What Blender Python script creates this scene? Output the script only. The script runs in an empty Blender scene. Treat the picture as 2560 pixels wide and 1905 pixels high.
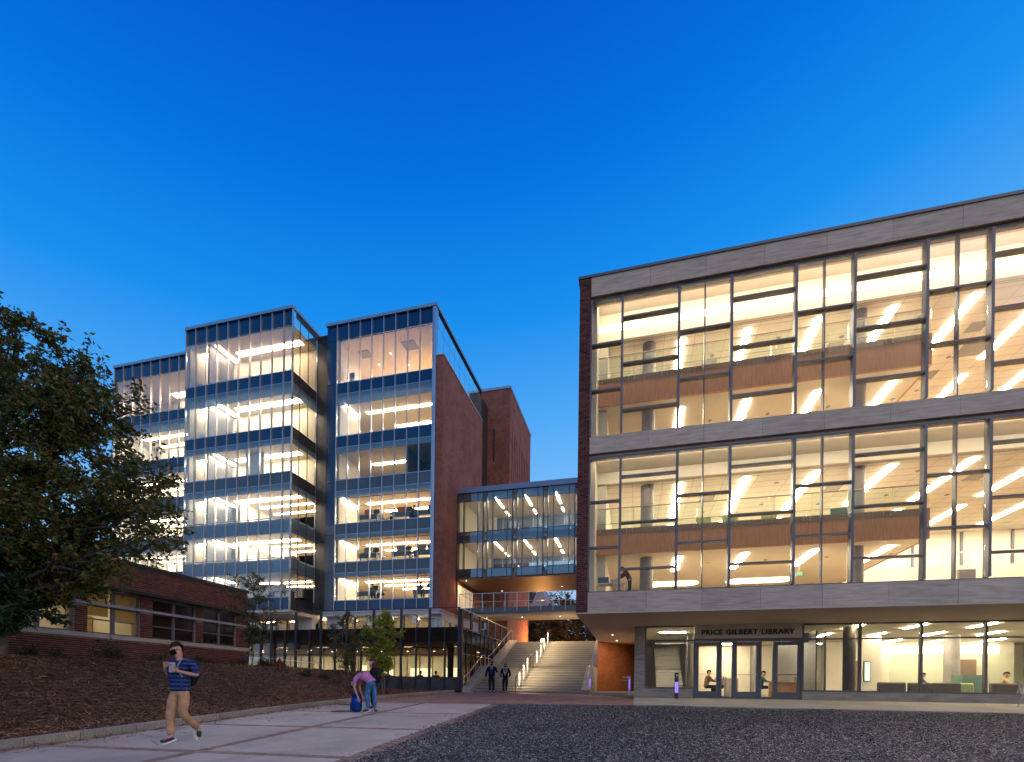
import bpy, bmesh, math, random
import numpy as np
from mathutils import Vector, Matrix, noise
R = math.radians
rnd = random.Random(7)
scn = bpy.context.scene
C = scn.collection

# ---------------------------------------------------------------- camera
cam = bpy.data.cameras.new('camera'); camo = bpy.data.objects.new('camera', cam); C.objects.link(camo)
cam.sensor_width = 36; cam.lens = 1200 / 2560 * 36; cam.shift_y = (1711 - 952.5) / 2560
cam.clip_start = 0.05; cam.clip_end = 3000
yaw = math.atan(1200 / 4695.)
camo.matrix_world = Matrix.Translation((0, 0, .5)) @ Matrix.Rotation(yaw, 4, 'Z') @ Matrix.Rotation(R(90), 4, 'X') @ Matrix.Rotation(.0127, 4, 'Z')
scn.camera = camo

# ---------------------------------------------------------------- world, sun, exposure
w = bpy.data.worlds.new('World'); scn.world = w; w.use_nodes = True
nt = w.node_tree; nt.nodes.clear()
N = nt.nodes.new; L = nt.links.new
out = N('ShaderNodeOutputWorld'); add = N('ShaderNodeAddShader')
bg1 = N('ShaderNodeBackground'); bg2 = N('ShaderNodeBackground')
sky = N('ShaderNodeTexSky'); sky.sky_type = 'NISHITA'; sky.sun_disc = False
sky.sun_elevation = R(-3); sky.sun_rotation = R(110); sky.air_density = 1.5; sky.ozone_density = 3
bg2.inputs[1].default_value = .05; L(sky.outputs[0], bg2.inputs[0])
geo = N('ShaderNodeNewGeometry'); sep = N('ShaderNodeSeparateXYZ'); L(geo.outputs['Incoming'], sep.inputs[0])
neg = N('ShaderNodeMath'); neg.operation = 'MULTIPLY'; neg.inputs[1].default_value = -1; L(sep.outputs[2], neg.inputs[0])
# slow brightening towards the side where the sun went down (+X)
azm = N('ShaderNodeMath'); azm.operation = 'MULTIPLY_ADD'; azm.inputs[1].default_value = .12; L(sep.outputs[0], azm.inputs[0]); L(neg.outputs[0], azm.inputs[2])
ramp = N('ShaderNodeValToRGB'); L(azm.outputs[0], ramp.inputs[0])
cr = ramp.color_ramp
stops = [(0.0, (.78, .76, .84)), (.12, (.52, .66, .93)), (.24, (.33, .59, .96)), (.39, (.185, .50, .95)), (.51, (.075, .39, .92)), (.63, (.010, .275, .86)), (.75, (.001, .17, .75)), (.86, (.001, .09, .60)), (1.0, (.001, .05, .43))]
cr.elements[0].position = stops[0][0]; cr.elements[0].color = (*stops[0][1], 1)
cr.elements[1].position = stops[-1][0]; cr.elements[1].color = (*stops[-1][1], 1)
for p, c_ in stops[1:-1]:
    e = cr.elements.new(p); e.color = (*c_, 1)
L(ramp.outputs[0], bg1.inputs[0]); bg1.inputs[1].default_value = 1.0
L(bg1.outputs[0], add.inputs[0]); L(bg2.outputs[0], add.inputs[1]); L(add.outputs[0], out.inputs[0])
sl = bpy.data.lights.new('afterglow_sun', 'SUN'); sl.energy = 1.05; sl.color = (1, .64, .34); sl.angle = R(60)
so = bpy.data.objects.new('afterglow_sun', sl); C.objects.link(so)
so.rotation_euler = Vector((.56, -.46, .58)).to_track_quat('Z', 'Y').to_euler()
vs = scn.view_settings; vs.view_transform = 'Standard'; vs.look = 'None'; vs.exposure = 0; vs.gamma = 1; vs.use_curve_mapping = False
cy = scn.cycles
cy.use_denoising = True; cy.max_bounces = 7; cy.diffuse_bounces = 4; cy.glossy_bounces = 3; cy.transmission_bounces = 4
cy.transparent_max_bounces = 40; cy.sample_clamp_indirect = 6; cy.caustics_reflective = False; cy.caustics_refractive = False
LAMP = 1.0

# ---------------------------------------------------------------- materials
MATS = {}
def nodes(name):
    m = bpy.data.materials.new(name); m.use_nodes = True; t = m.node_tree
    b = t.nodes['Principled BSDF']; MATS[name] = m
    return m, t, b
def rgba(c): return (c[0], c[1], c[2], 1)
def mat(name, col, rough=.7, metal=0, var=.15, scale=3, stretch=(1, 1, 1), bump=0, bscale=30, detail=4, spec=.5):
    m, t, b = nodes(name)
    b.inputs['Roughness'].default_value = rough; b.inputs['Metallic'].default_value = metal; b.inputs['Specular IOR Level'].default_value = spec
    g = t.nodes.new('ShaderNodeNewGeometry'); mp = t.nodes.new('ShaderNodeMapping'); mp.inputs['Scale'].default_value = stretch
    t.links.new(g.outputs['Position'], mp.inputs[0])
    n = t.nodes.new('ShaderNodeTexNoise'); n.inputs['Scale'].default_value = scale; n.inputs['Detail'].default_value = detail
    t.links.new(mp.outputs[0], n.inputs['Vector'])
    r = t.nodes.new('ShaderNodeValToRGB'); r.color_ramp.elements[0].position = .3; r.color_ramp.elements[1].position = .7
    r.color_ramp.elements[0].color = rgba([c * (1 - var) for c in col]); r.color_ramp.elements[1].color = rgba([min(1, c * (1 + var)) for c in col])
    t.links.new(n.outputs[0], r.inputs[0]); t.links.new(r.outputs[0], b.inputs['Base Color'])
    if bump:
        n2 = t.nodes.new('ShaderNodeTexNoise'); n2.inputs['Scale'].default_value = bscale; n2.inputs['Detail'].default_value = 5
        t.links.new(mp.outputs[0], n2.inputs['Vector'])
        bm_ = t.nodes.new('ShaderNodeBump'); bm_.inputs['Strength'].default_value = bump; bm_.inputs['Distance'].default_value = .02
        t.links.new(n2.outputs[0], bm_.inputs['Height']); t.links.new(bm_.outputs[0], b.inputs['Normal'])
    return m
def varmat(name, cols, rough=.8, spec=.3, bump=0):
    """colour differs from object to object / island to island"""
    m, t, b = nodes(name); b.inputs['Roughness'].default_value = rough; b.inputs['Specular IOR Level'].default_value = spec
    g = t.nodes.new('ShaderNodeNewGeometry'); oi = t.nodes.new('ShaderNodeObjectInfo'); a = t.nodes.new('ShaderNodeMath'); a.operation = 'ADD'
    t.links.new(g.outputs['Random Per Island'], a.inputs[0]); t.links.new(oi.outputs['Random'], a.inputs[1])
    fr = t.nodes.new('ShaderNodeMath'); fr.operation = 'FRACT'; t.links.new(a.outputs[0], fr.inputs[0])
    r = t.nodes.new('ShaderNodeValToRGB'); els = r.color_ramp.elements
    for i, c in enumerate(cols):
        e = els[i] if i < 2 else els.new(i / (len(cols) - 1))
        e.position = i / (len(cols) - 1)
    for i, c in enumerate(cols): els[i].color = rgba(c)
    t.links.new(fr.outputs[0], r.inputs[0])
    n = t.nodes.new('ShaderNodeTexNoise'); n.inputs['Scale'].default_value = 18; n.inputs['Detail'].default_value = 4; t.links.new(g.outputs['Position'], n.inputs['Vector'])
    mx = t.nodes.new('ShaderNodeMix'); mx.data_type = 'RGBA'; mx.blend_type = 'MULTIPLY'; mx.inputs[0].default_value = .5
    t.links.new(r.outputs[0], mx.inputs[6]); t.links.new(n.outputs[0], mx.inputs[7]); 
    hs = t.nodes.new('ShaderNodeBrightContrast'); hs.inputs[1].default_value = 0; t.links.new(mx.outputs[2], hs.inputs[0]); t.links.new(hs.outputs[0], b.inputs['Base Color'])
    if bump:
        bm_ = t.nodes.new('ShaderNodeBump'); bm_.inputs['Strength'].default_value = bump; bm_.inputs['Distance'].default_value = .01
        t.links.new(n.outputs[0], bm_.inputs['Height']); t.links.new(bm_.outputs[0], b.inputs['Normal'])
    return m
def brickmat(name, c1, c2, mortar, flat=False, sx=.203, sz=.07, ms=.012, ang=0):
    m, t, b = nodes(name); b.inputs['Roughness'].default_value = .85; b.inputs['Specular IOR Level'].default_value = .25
    g = t.nodes.new('ShaderNodeNewGeometry'); s = t.nodes.new('ShaderNodeSeparateXYZ'); 
    if ang:
        mp = t.nodes.new('ShaderNodeMapping'); mp.inputs['Rotation'].default_value = (0, 0, ang); t.links.new(g.outputs['Position'], mp.inputs[0]); t.links.new(mp.outputs[0], s.inputs[0])
    else: t.links.new(g.outputs['Position'], s.inputs[0])
    a = t.nodes.new('ShaderNodeMath'); a.operation = 'ADD'; t.links.new(s.outputs[0], a.inputs[0])
    if flat: a.inputs[1].default_value = 0
    else: t.links.new(s.outputs[1], a.inputs[1])
    c = t.nodes.new('ShaderNodeCombineXYZ'); t.links.new(a.outputs[0], c.inputs[0]); t.links.new(s.outputs[1 if flat else 2], c.inputs[1])
    br = t.nodes.new('ShaderNodeTexBrick'); br.inputs['Scale'].default_value = 1; br.inputs['Brick Width'].default_value = sx + ms; br.inputs['Row Height'].default_value = sz + ms
    br.inputs['Mortar Size'].default_value = ms * .5; br.inputs['Mortar Smooth'].default_value = .2; br.inputs['Bias'].default_value = -.1
    br.inputs['Color1'].default_value = rgba(c1); br.inputs['Color2'].default_value = rgba(c2); br.inputs['Mortar'].default_value = rgba(mortar)
    t.links.new(c.outputs[0], br.inputs['Vector'])
    n = t.nodes.new('ShaderNodeTexNoise'); n.inputs['Scale'].default_value = .9; n.inputs['Detail'].default_value = 6; n.inputs['Roughness'].default_value = .7; t.links.new(g.outputs['Position'], n.inputs['Vector'])
    r = t.nodes.new('ShaderNodeMapRange'); r.inputs[1].default_value = .3; r.inputs[2].default_value = .7; r.inputs[3].default_value = .66; r.inputs[4].default_value = 1.25; t.links.new(n.outputs[0], r.inputs[0])
    mx = t.nodes.new('ShaderNodeVectorMath'); mx.operation = 'SCALE'; t.links.new(br.outputs['Color'], mx.inputs[0]); t.links.new(r.outputs[0], mx.inputs['Scale'])
    t.links.new(mx.outputs[0], b.inputs['Base Color'])
    bp = t.nodes.new('ShaderNodeBump'); bp.inputs['Strength'].default_value = .6; bp.inputs['Distance'].default_value = .008; bp.invert = True
    t.links.new(br.outputs['Fac'], bp.inputs['Height']); t.links.new(bp.outputs[0], b.inputs['Normal'])
    return m
def glass(name, tint=(.85, .88, .86), refl=.06, k=1.0, rough=.0, haze=0, hazecol=(.3, .35, .4)):
    m, t, b = nodes(name); t.nodes.remove(b); o = t.nodes['Material Output']
    tr = t.nodes.new('ShaderNodeBsdfTransparent'); tr.inputs[0].default_value = rgba(tint)
    gl = t.nodes.new('ShaderNodeBsdfGlossy'); gl.inputs[0].default_value = (.9, .95, 1, 1); gl.inputs['Roughness'].default_value = rough
    fz = t.nodes.new('ShaderNodeFresnel'); fz.inputs[0].default_value = 1.5
    ma = t.nodes.new('ShaderNodeMath'); ma.operation = 'MULTIPLY_ADD'; ma.inputs[1].default_value = k; ma.inputs[2].default_value = refl; ma.use_clamp = True
    t.links.new(fz.outputs[0], ma.inputs[0])
    g_ = t.nodes.new('ShaderNodeNewGeometry'); nz = t.nodes.new('ShaderNodeTexNoise'); nz.inputs['Scale'].default_value = .9; nz.inputs['Detail'].default_value = 1; t.links.new(g_.outputs['Position'], nz.inputs['Vector'])
    bu = t.nodes.new('ShaderNodeBump'); bu.inputs['Strength'].default_value = .5; bu.inputs['Distance'].default_value = .02; t.links.new(nz.outputs[0], bu.inputs['Height']); t.links.new(bu.outputs[0], gl.inputs['Normal'])
    mx = t.nodes.new('ShaderNodeMixShader'); t.links.new(ma.outputs[0], mx.inputs[0]); t.links.new(gl.outputs[0], mx.inputs[2])
    if haze:
        df = t.nodes.new('ShaderNodeBsdfDiffuse'); df.inputs[0].default_value = rgba(hazecol)
        tl = t.nodes.new('ShaderNodeBsdfTranslucent'); tl.inputs[0].default_value = rgba(hazecol)
        a = t.nodes.new('ShaderNodeMixShader'); a.inputs[0].default_value = .5; t.links.new(df.outputs[0], a.inputs[1]); t.links.new(tl.outputs[0], a.inputs[2])
        m2 = t.nodes.new('ShaderNodeMixShader'); m2.inputs[0].default_value = haze; t.links.new(tr.outputs[0], m2.inputs[1]); t.links.new(a.outputs[0], m2.inputs[2])
        t.links.new(m2.outputs[0], mx.inputs[1])
    else: t.links.new(tr.outputs[0], mx.inputs[1])
    t.links.new(mx.outputs[0], o.inputs[0]); return m
def emit(name, col, s):
    m, t, b = nodes(name); b.inputs['Base Color'].default_value = (.8, .8, .8, 1)
    b.inputs['Emission Color'].default_value = rgba(col); b.inputs['Emission Strength'].default_value = s; return m

STONE = mat('travertine', (.56, .445, .32), .6, var=.22, scale=1.6, stretch=(1, 1, 9), bump=.25, bscale=6, detail=8)
STONE2 = mat('travertine_plinth', (.44, .37, .30), .6, var=.22, scale=1.6, stretch=(1, 1, 6), bump=.2, bscale=6)
PALE = mat('pale_stone', (.5, .49, .47), .6, var=.06)
BRK = brickmat('brick_red', (.30, .105, .07), (.21, .072, .05), (.25, .16, .13))
BRKF = brickmat('brick_orange', (.36, .12, .045), (.27, .085, .035), (.34, .25, .17))
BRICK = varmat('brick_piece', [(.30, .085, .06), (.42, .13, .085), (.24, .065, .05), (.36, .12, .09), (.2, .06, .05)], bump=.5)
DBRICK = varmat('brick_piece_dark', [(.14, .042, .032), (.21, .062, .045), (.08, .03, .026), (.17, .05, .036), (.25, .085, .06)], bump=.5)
MORTAR = mat('mortar', (.30, .24, .21), .9, var=.15, scale=8)
MORTARD = mat('mortar_dark', (.40, .31, .26), .9, var=.2, scale=4)
PAVER = varmat('paver_piece', [(.40, .25, .17), (.48, .33, .24), (.30, .19, .14), (.42, .28, .19), (.25, .16, .12)], bump=.4)
PLAZA = brickmat('plaza_brick', (.36, .21, .15), (.29, .16, .12), (.22, .16, .13), flat=True, sx=.2, sz=.1, ms=.006, ang=.1)
CONC = mat('concrete', (.41, .365, .29), .8, var=.1, scale=.7, bump=.15, bscale=60, detail=8)
SLABM = mat('concrete_slab', (.54, .475, .365), .8, var=.09, scale=.8, bump=.12, bscale=80, detail=9)
def toned(m, amt=.22, stain=.5):
    t = m.node_tree; b = t.nodes['Principled BSDF']; src = b.inputs['Base Color'].links[0].from_socket
    oi = t.nodes.new('ShaderNodeObjectInfo'); mr = t.nodes.new('ShaderNodeMapRange'); mr.inputs[3].default_value = 1 - amt; mr.inputs[4].default_value = 1.05; t.links.new(oi.outputs['Random'], mr.inputs[0])
    g = t.nodes.new('ShaderNodeNewGeometry'); n = t.nodes.new('ShaderNodeTexNoise'); n.inputs['Scale'].default_value = .55; n.inputs['Detail'].default_value = 9; n.inputs['Roughness'].default_value = .72; t.links.new(g.outputs['Position'], n.inputs['Vector'])
    m2 = t.nodes.new('ShaderNodeMapRange'); m2.inputs[1].default_value = .38; m2.inputs[2].default_value = .55; m2.inputs[3].default_value = 1 - stain * .5; m2.inputs[4].default_value = 1; t.links.new(n.outputs[0], m2.inputs[0])
    mu = t.nodes.new('ShaderNodeMath'); mu.operation = 'MULTIPLY'; t.links.new(mr.outputs[0], mu.inputs[0]); t.links.new(m2.outputs[0], mu.inputs[1])
    v = t.nodes.new('ShaderNodeVectorMath'); v.operation = 'SCALE'; t.links.new(src, v.inputs[0]); t.links.new(mu.outputs[0], v.inputs['Scale']); t.links.new(v.outputs[0], b.inputs['Base Color']); return m
RISERSH = mat('shaded_riser_concrete', (.30, .26, .21), .85, var=.2, scale=1.5, stretch=(.5, 1, 3))  # same concrete as the steps, darkened to paint shade under the nosings
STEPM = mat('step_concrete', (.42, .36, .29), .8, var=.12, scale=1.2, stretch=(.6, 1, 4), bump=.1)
CURBM = mat('granite', (.33, .30, .25), .75, var=.3, scale=25, bump=.3, bscale=40)
FRAME = mat('steel_frame', (.135, .135, .15), .45, .2, var=.08)
MULL = mat('aluminium', (.42, .45, .50), .35, .7, var=.05)
CAPM = mat('zinc_cap', (.30, .38, .43), .4, .6, var=.06)
PFRAME = mat('pavilion_frame', (.045, .045, .055), .5, .2); BASEM = mat('dark_base_concrete', (.07, .065, .06), .8, var=.3, scale=2)
DARKF = mat('dark_frame', (.035, .032, .033), .4, .3)
DKSLAB = mat('dark_metal_panel', (.05, .047, .05), .45, .4, var=.2, scale=.8)
toned(SLABM); toned(CONC, .05, .35); toned(STONE, .16, .2); toned(CURBM, .2, .3)
RAILM = mat('brushed_steel', (.55, .48, .40), .35, .85, var=.06)
WHITE = mat('white_paint', (.78, .76, .72), .6, var=.03)
CREAM = mat('cream_wall', (.70, .65, .55), .8, var=.06, scale=1)
CEIL = mat('ceiling_white', (.78, .73, .64), .8, var=.03)
SOFF = mat('soffit_plaster', (.62, .49, .37), .8, var=.06, scale=.4)
FLOORM = mat('carpet', (.42, .33, .23), .95, var=.2)
WOOD = mat('wood_veneer', (.46, .215, .085), .45, var=.16, scale=6, stretch=(3, 3, .3))
WOODY = mat('yellow_wood', (.52, .42, .12), .5, var=.12, scale=5, stretch=(3, 3, .3))
COPPER = mat('bronze_soffit', (.24, .13, .07), .5, .2, var=.12, scale=.8)
COLM = mat('column_concrete', (.27, .25, .24), .7, var=.15, scale=2)
COLD = mat('column_dark', (.06, .045, .035), .6, var=.2)
SPAND = mat('blue_spandrel_glass', (.008, .028, .085), .16, 0, var=.15, scale=.35, spec=.6)
SPANDG = mat('grey_spandrel_glass', (.065, .08, .10), .22, 0, var=.15, scale=.35, spec=.6)
BRONZEG = mat('bronze_glass_panel', (.022, .015, .011), .12, 0, var=.3, spec=.35)
GLT = glass('tower_glass', (.96, .94, .88), .0, .3)
GLTOP = glass('tower_top_glass', (.90, .83, .76), .015, .35)
GLSIDE = glass('tower_side_glass', (.35, .42, .42), .12, 1.3)
GLL = glass('library_glass', (.98, .97, .93), .0, .22)
GLB = glass('bridge_glass', (.92, .92, .88), .01, .4)
GLP = glass('pavilion_glass', (.86, .82, .75), .0, .25)
GLPS = glass('pavilion_side_glass', (.28, .22, .15), .0, .35)
FROST = glass('frosted_glass', (.75, .8, .85), .05, .8, .1, .62, (.26, .36, .42))
GLR = glass('rail_glass', (.92, .96, .92), .0, .4)
STRIP = emit('light_strip', (1, .88, .68), 62 * LAMP)
STRIPL = emit('light_strip_lobby', (1, .86, .62), 110); STRIPW = emit('light_strip_tower', (1, .87, .66), 46 * LAMP)
COVE = emit('cove_glow', (1, .84, .60), 3.5 * LAMP); COVEADD = emit('added_cove_strip', (1, .85, .62), 62)
DOT = emit('downlight', (1, .82, .55), 9)
LEDM = emit('handrail_led', (1, .84, .55), 5)
PURP = emit('violet_light', (.22, .06, 1), 1.1)
GREEN = emit('green_light', (.05, 1, .25), 1.6)
SODIUM = emit('street_lamp_glow', (1, .50, .14), 90)
SCREEN = emit('screen_glow', (.35, .75, .65), .9)
MULCH = mat('pine_straw_soil', (.045, .020, .010), .95, var=.4, scale=5, bump=.6, bscale=25)
STRAW = varmat('pine_straw', [(.28, .13, .05), (.11, .045, .018), (.44, .22, .10), (.19, .08, .032), (.62, .36, .19), (.08, .032, .014)])
CHIPG = mat('chip_ground', (.012, .012, .012), .9, var=.4, scale=20, bump=.6, bscale=50)
CHIP = varmat('black_chip', [(.010, .010, .010), (.045, .044, .040), (.012, .012, .011), (.16, .155, .145), (.02, .02, .019), (.66, .63, .58), (.014, .014, .013), (.09, .088, .08)], rough=.5, spec=.5)
DIRT = mat('far_ground', (.07, .065, .05), .95, var=.3, scale=.3)
BARK = mat('bark', (.055, .042, .032), .95, var=.35, scale=6, stretch=(3, 3, .6), bump=.8, bscale=14)
BARKG = mat('grey_bark', (.12, .10, .075), .95, var=.3, scale=8, bump=.5)
def leafmat(name, cols):
    m = varmat(name, cols, rough=.5, spec=.35); t = m.node_tree; b = t.nodes['Principled BSDF']; o = t.nodes['Material Output']
    src = b.inputs['Base Color'].links[0].from_socket
    tl = t.nodes.new('ShaderNodeBsdfTranslucent'); t.links.new(src, tl.inputs[0]); mx = t.nodes.new('ShaderNodeMixShader'); mx.inputs[0].default_value = .75 if name == 'blind' else .3
    t.links.new(b.outputs[0], mx.inputs[1]); t.links.new(tl.outputs[0], mx.inputs[2]); t.links.new(mx.outputs[0], o.inputs[0]); return m
LEAF1 = leafmat('elm_leaf', [(.13, .20, .035), (.06, .09, .02), (.20, .22, .04), (.05, .075, .018), (.34, .20, .04), (.10, .15, .03), (.035, .05, .014)])
LEAF2 = leafmat('magnolia_leaf', [(.06, .14, .06), (.03, .07, .035), (.10, .20, .09)])
LEAF3 = leafmat('sapling_leaf', [(.12, .15, .04), (.07, .09, .03), (.2, .17, .05)])
LEAF4 = leafmat('yellow_green_leaf', [(.38, .46, .05), (.24, .32, .04), (.50, .54, .08)])
LEAF5 = leafmat('shrub_leaf', [(.03, .05, .018), (.07, .09, .03), (.16, .17, .06)])
LEAF6 = leafmat('far_leaf', [(.06, .055, .02), (.09, .07, .025), (.04, .045, .018)])

# ---------------------------------------------------------------- object helpers
ORG = {}
def meta(o, label=None, cat=None, group=None, kind=None):
    if label: o['label'] = label
    if cat: o['category'] = cat
    if group: o['group'] = group
    if kind: o['kind'] = kind
    return o
def link(name, me, loc, m=None, parent=None):
    o = bpy.data.objects.new(name, me); C.objects.link(o)
    if m is not None and me is not None and not me.materials:
        for q in (m if isinstance(m, (list, tuple)) else [m]): me.materials.append(q)
    base = ORG[parent] if parent else Vector((0, 0, 0))
    o.parent = parent; o.location = Vector(loc) - base; ORG[o] = Vector(loc)
    return o
def thing(name, loc, label, cat=None, group=None, kind=None):
    return meta(link(name, None, loc), label, cat, group, kind)
class MB:
    """collects boxes, bars and prisms in world coordinates; build() makes one mesh"""
    def __init__(s): s.v = []; s.f = []; s.mi = []
    def box(s, x0, x1, y0, y1, z0, z1, mi=0):
        n = len(s.v)
        s.v += [(x, y, z) for z in (z0, z1) for y in (y0, y1) for x in (x0, x1)]
        s.f += [tuple(n + i for i in q) for q in ((0, 2, 3, 1), (4, 5, 7, 6), (0, 1, 5, 4), (2, 6, 7, 3), (0, 4, 6, 2), (1, 3, 7, 5))]; s.mi += [mi] * 6
        return s
    def quad(s, *p):
        n = len(s.v); s.v += [tuple(q) for q in p]; s.f.append(tuple(range(n, n + len(p)))); s.mi.append(0); return s
    def prism(s, pts, z0, z1):
        """pts: xy polygon, ccw; z0/z1 numbers or functions"""
        f0 = z0 if callable(z0) else (lambda x, y: z0); f1 = z1 if callable(z1) else (lambda x, y: z1)
        n = len(s.v); k = len(pts)
        s.v += [(x, y, f0(x, y)) for x, y in pts] + [(x, y, f1(x, y)) for x, y in pts]
        s.f.append(tuple(n + i for i in reversed(range(k)))); s.f.append(tuple(n + k + i for i in range(k)))
        for i in range(k): j = (i + 1) % k; s.f.append((n + i, n + j, n + k + j, n + k + i))
        s.mi += [0] * (k + 2); return s
    def bar(s, a, b, r, n=6, r2=None):
        a = Vector(a); b = Vector(b); d = (b - a)
        if d.length < 1e-6: return s
        q = d.to_track_quat('Z', 'Y'); r2 = r if r2 is None else r2; k = len(s.v)
        for p, rr in ((a, r), (b, r2)):
            for i in range(n):
                t = 2 * math.pi * i / n; s.v.append(tuple(p + q @ Vector((math.cos(t) * rr, math.sin(t) * rr, 0))))
        for i in range(n): j = (i + 1) % n; s.f.append((k + i, k + j, k + n + j, k + n + i))
        s.f.append(tuple(k + i for i in reversed(range(n)))); s.f.append(tuple(k + n + i for i in range(n))); s.mi += [0] * (n + 2)
        return s
    def path(s, pts, r, n=8):
        for a, b in zip(pts, pts[1:]): s.bar(a, b, r, n)
        return s
    def lathe(s, c, prof, n=16):
        k = len(s.v); m_ = len(prof)
        for r_, z in prof:
            for i in range(n): t = 2 * math.pi * i / n; s.v.append((c[0] + r_ * math.cos(t), c[1] + r_ * math.sin(t), c[2] + z))
        for a in range(m_ - 1):
            for i in range(n): j = (i + 1) % n; s.f.append((k + a * n + i, k + a * n + j, k + (a + 1) * n + j, k + (a + 1) * n + i)); s.mi.append(0)
        s.f.append(tuple(k + i for i in reversed(range(n)))); s.f.append(tuple(k + (m_ - 1) * n + i for i in range(n))); s.mi += [0, 0]
        return s
    def build(s, name, m, parent=None, smooth=False, loc=None):
        a = np.array(s.v); lo, hi = a.min(0), a.max(0)
        c = Vector(((lo[0] + hi[0]) / 2, (lo[1] + hi[1]) / 2, lo[2])) if loc is None else Vector(loc)
        me = bpy.data.meshes.new(name); me.from_pydata([(x - c[0], y - c[1], z - c[2]) for x, y, z in s.v], [], s.f)
        if isinstance(m, (list, tuple)):
            for q in m: me.materials.append(q)
            me.polygons.foreach_set('material_index', s.mi)
        if smooth: me.polygons.foreach_set('use_smooth', [True] * len(me.polygons))
        me.update()
        return link(name, me, c, m, parent)
BOXC = {}
def box(name, x0, x1, y0, y1, z0, z1, m, parent=None, bev=0):
    """one box object; equal boxes share their mesh"""
    d = (round(abs(x1 - x0), 4), round(abs(y1 - y0), 4), round(abs(z1 - z0), 4)); key = (d, m.name, bev)
    c = ((x0 + x1) / 2, (y0 + y1) / 2, min(z0, z1))
    if key not in BOXC:
        if bev:
            bm = bmesh.new(); bmesh.ops.create_cube(bm, size=1)
            for v in bm.verts: v.co = Vector((v.co.x * d[0], v.co.y * d[1], (v.co.z + .5) * d[2]))
            bmesh.ops.bevel(bm, geom=bm.edges[:], offset=bev, segments=1, affect='EDGES')
            me = bpy.data.meshes.new(name); bm.to_mesh(me); bm.free(); me.materials.append(m)
        else:
            mb = MB(); mb.box(-d[0] / 2, d[0] / 2, -d[1] / 2, d[1] / 2, 0, d[2])
            me = bpy.data.meshes.new(name); me.from_pydata(mb.v, [], mb.f); me.materials.append(m); me.update()
        BOXC[key] = me
    return link(name, BOXC[key], c, None, parent)
def gz(x, y): return -.8 + .03 * y                      # the sloping forecourt
def smooth(t): t = max(0, min(1, t)); return t * t * (3 - 2 * t)
CURB = [(-9.2, 1.0), (-9.45, 4.0), (-9.6, 5.3), (-9.75, 6.5), (-9.95, 8.0), (-10.2, 9.6), (-10.45, 11.2), (-10.75, 13.4), (-10.95, 16), (-10.95, 18.6), (-10.85, 21.3), (-10.6, 24), (-10.15, 26.2)]
def curbx(y):
    for (xa, ya), (xb, yb) in zip(CURB, CURB[1:]):
        if y <= yb: return xa + (xb - xa) * (y - ya) / (yb - ya)
    return CURB[-1][0]
def mz(x, y):                                           # the planting mound
    b = gz(x, y) + .13; t = smooth((curbx(min(max(y, 1), 26.2)) - .25 - x) / 6.2)
    top = 1.12 + .012 * (y - 12)
    return b + (top - b) * t + .05 * noise.noise(Vector((x * .8, y * .8, 0))) * min(1, t * 6)
lettering_later = []

# ================================================================ ground
m = MB()
m.quad((-600, -300, -1.9), (600, -300, -1.9), (600, 700, -1.9), (-600, 700, -1.9)); meta(m.build('ground', DIRT), kind='structure')
m = MB()                                                 # base below the paving, up to the stair foot
m.quad((-30, -12, gz(0, -12) - .03), (40, -12, gz(0, -12) - .03), (40, 27.2, gz(0, 27.2) - .03), (-30, 27.2, gz(0, 27.2) - .03))
m.quad((-60, 27.2, -.02), (40, 27.2, -.02), (40, 60, -.02), (-60, 60, -.02))
meta(m.build('ground_base', DIRT), kind='structure')
m = MB()
m.box(-60, 40, 41.9, 130, 3.2, 3.86); m.box(-9.75, -2.3, 37.49, 41.9, 3.2, 3.86); meta(m.build('upper_plaza', CONC), kind='structure')

Lx = lambda y: -6.6 - .12 * (y - 5.9)
Rx = lambda y: -3.95 - .10 * (y - 6)
T = [(2.75, .05), (6.22, .067), (9.6, .092), (13.42, .10), (17.72, .10)]
Ty = lambda k, x: T[k][0] + T[k][1] * (x + 4)
walk = thing('walkway', (-7, 10, gz(0, 10)), 'grey concrete slab walkway divided by brick bands', kind='structure')
g = .115
def slab(pts):
    m = MB(); m.prism(pts, lambda x, y: gz(x, y) - .02, lambda x, y: gz(x, y) + .012); m.build('slab', SLABM, walk)
for k in range(4):
    def corner(fx, kk, dy):
        x = -7.
        for _ in range(6): y = Ty(kk, x) + dy; x = fx(y)
        return (x, y)
    l = lambda y: Lx(y) + g; r = lambda y: Rx(y) - .13
    slab([corner(l, k, g), corner(r, k, g), corner(r, k + 1, -g), corner(l, k + 1, -g)])
    r2 = lambda y: Lx(y) - g
    lft = lambda y: curbx(y) + .22
    a = corner(lft, k, g); b = corner(lft, k + 1, -g)
    mid = [(lft(a[1] + (b[1] - a[1]) * t), a[1] + (b[1] - a[1]) * t) for t in (.75, .5, .25)]
    slab([a, corner(r2, k, g), corner(r2, k + 1, -g), b] + mid)
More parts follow.
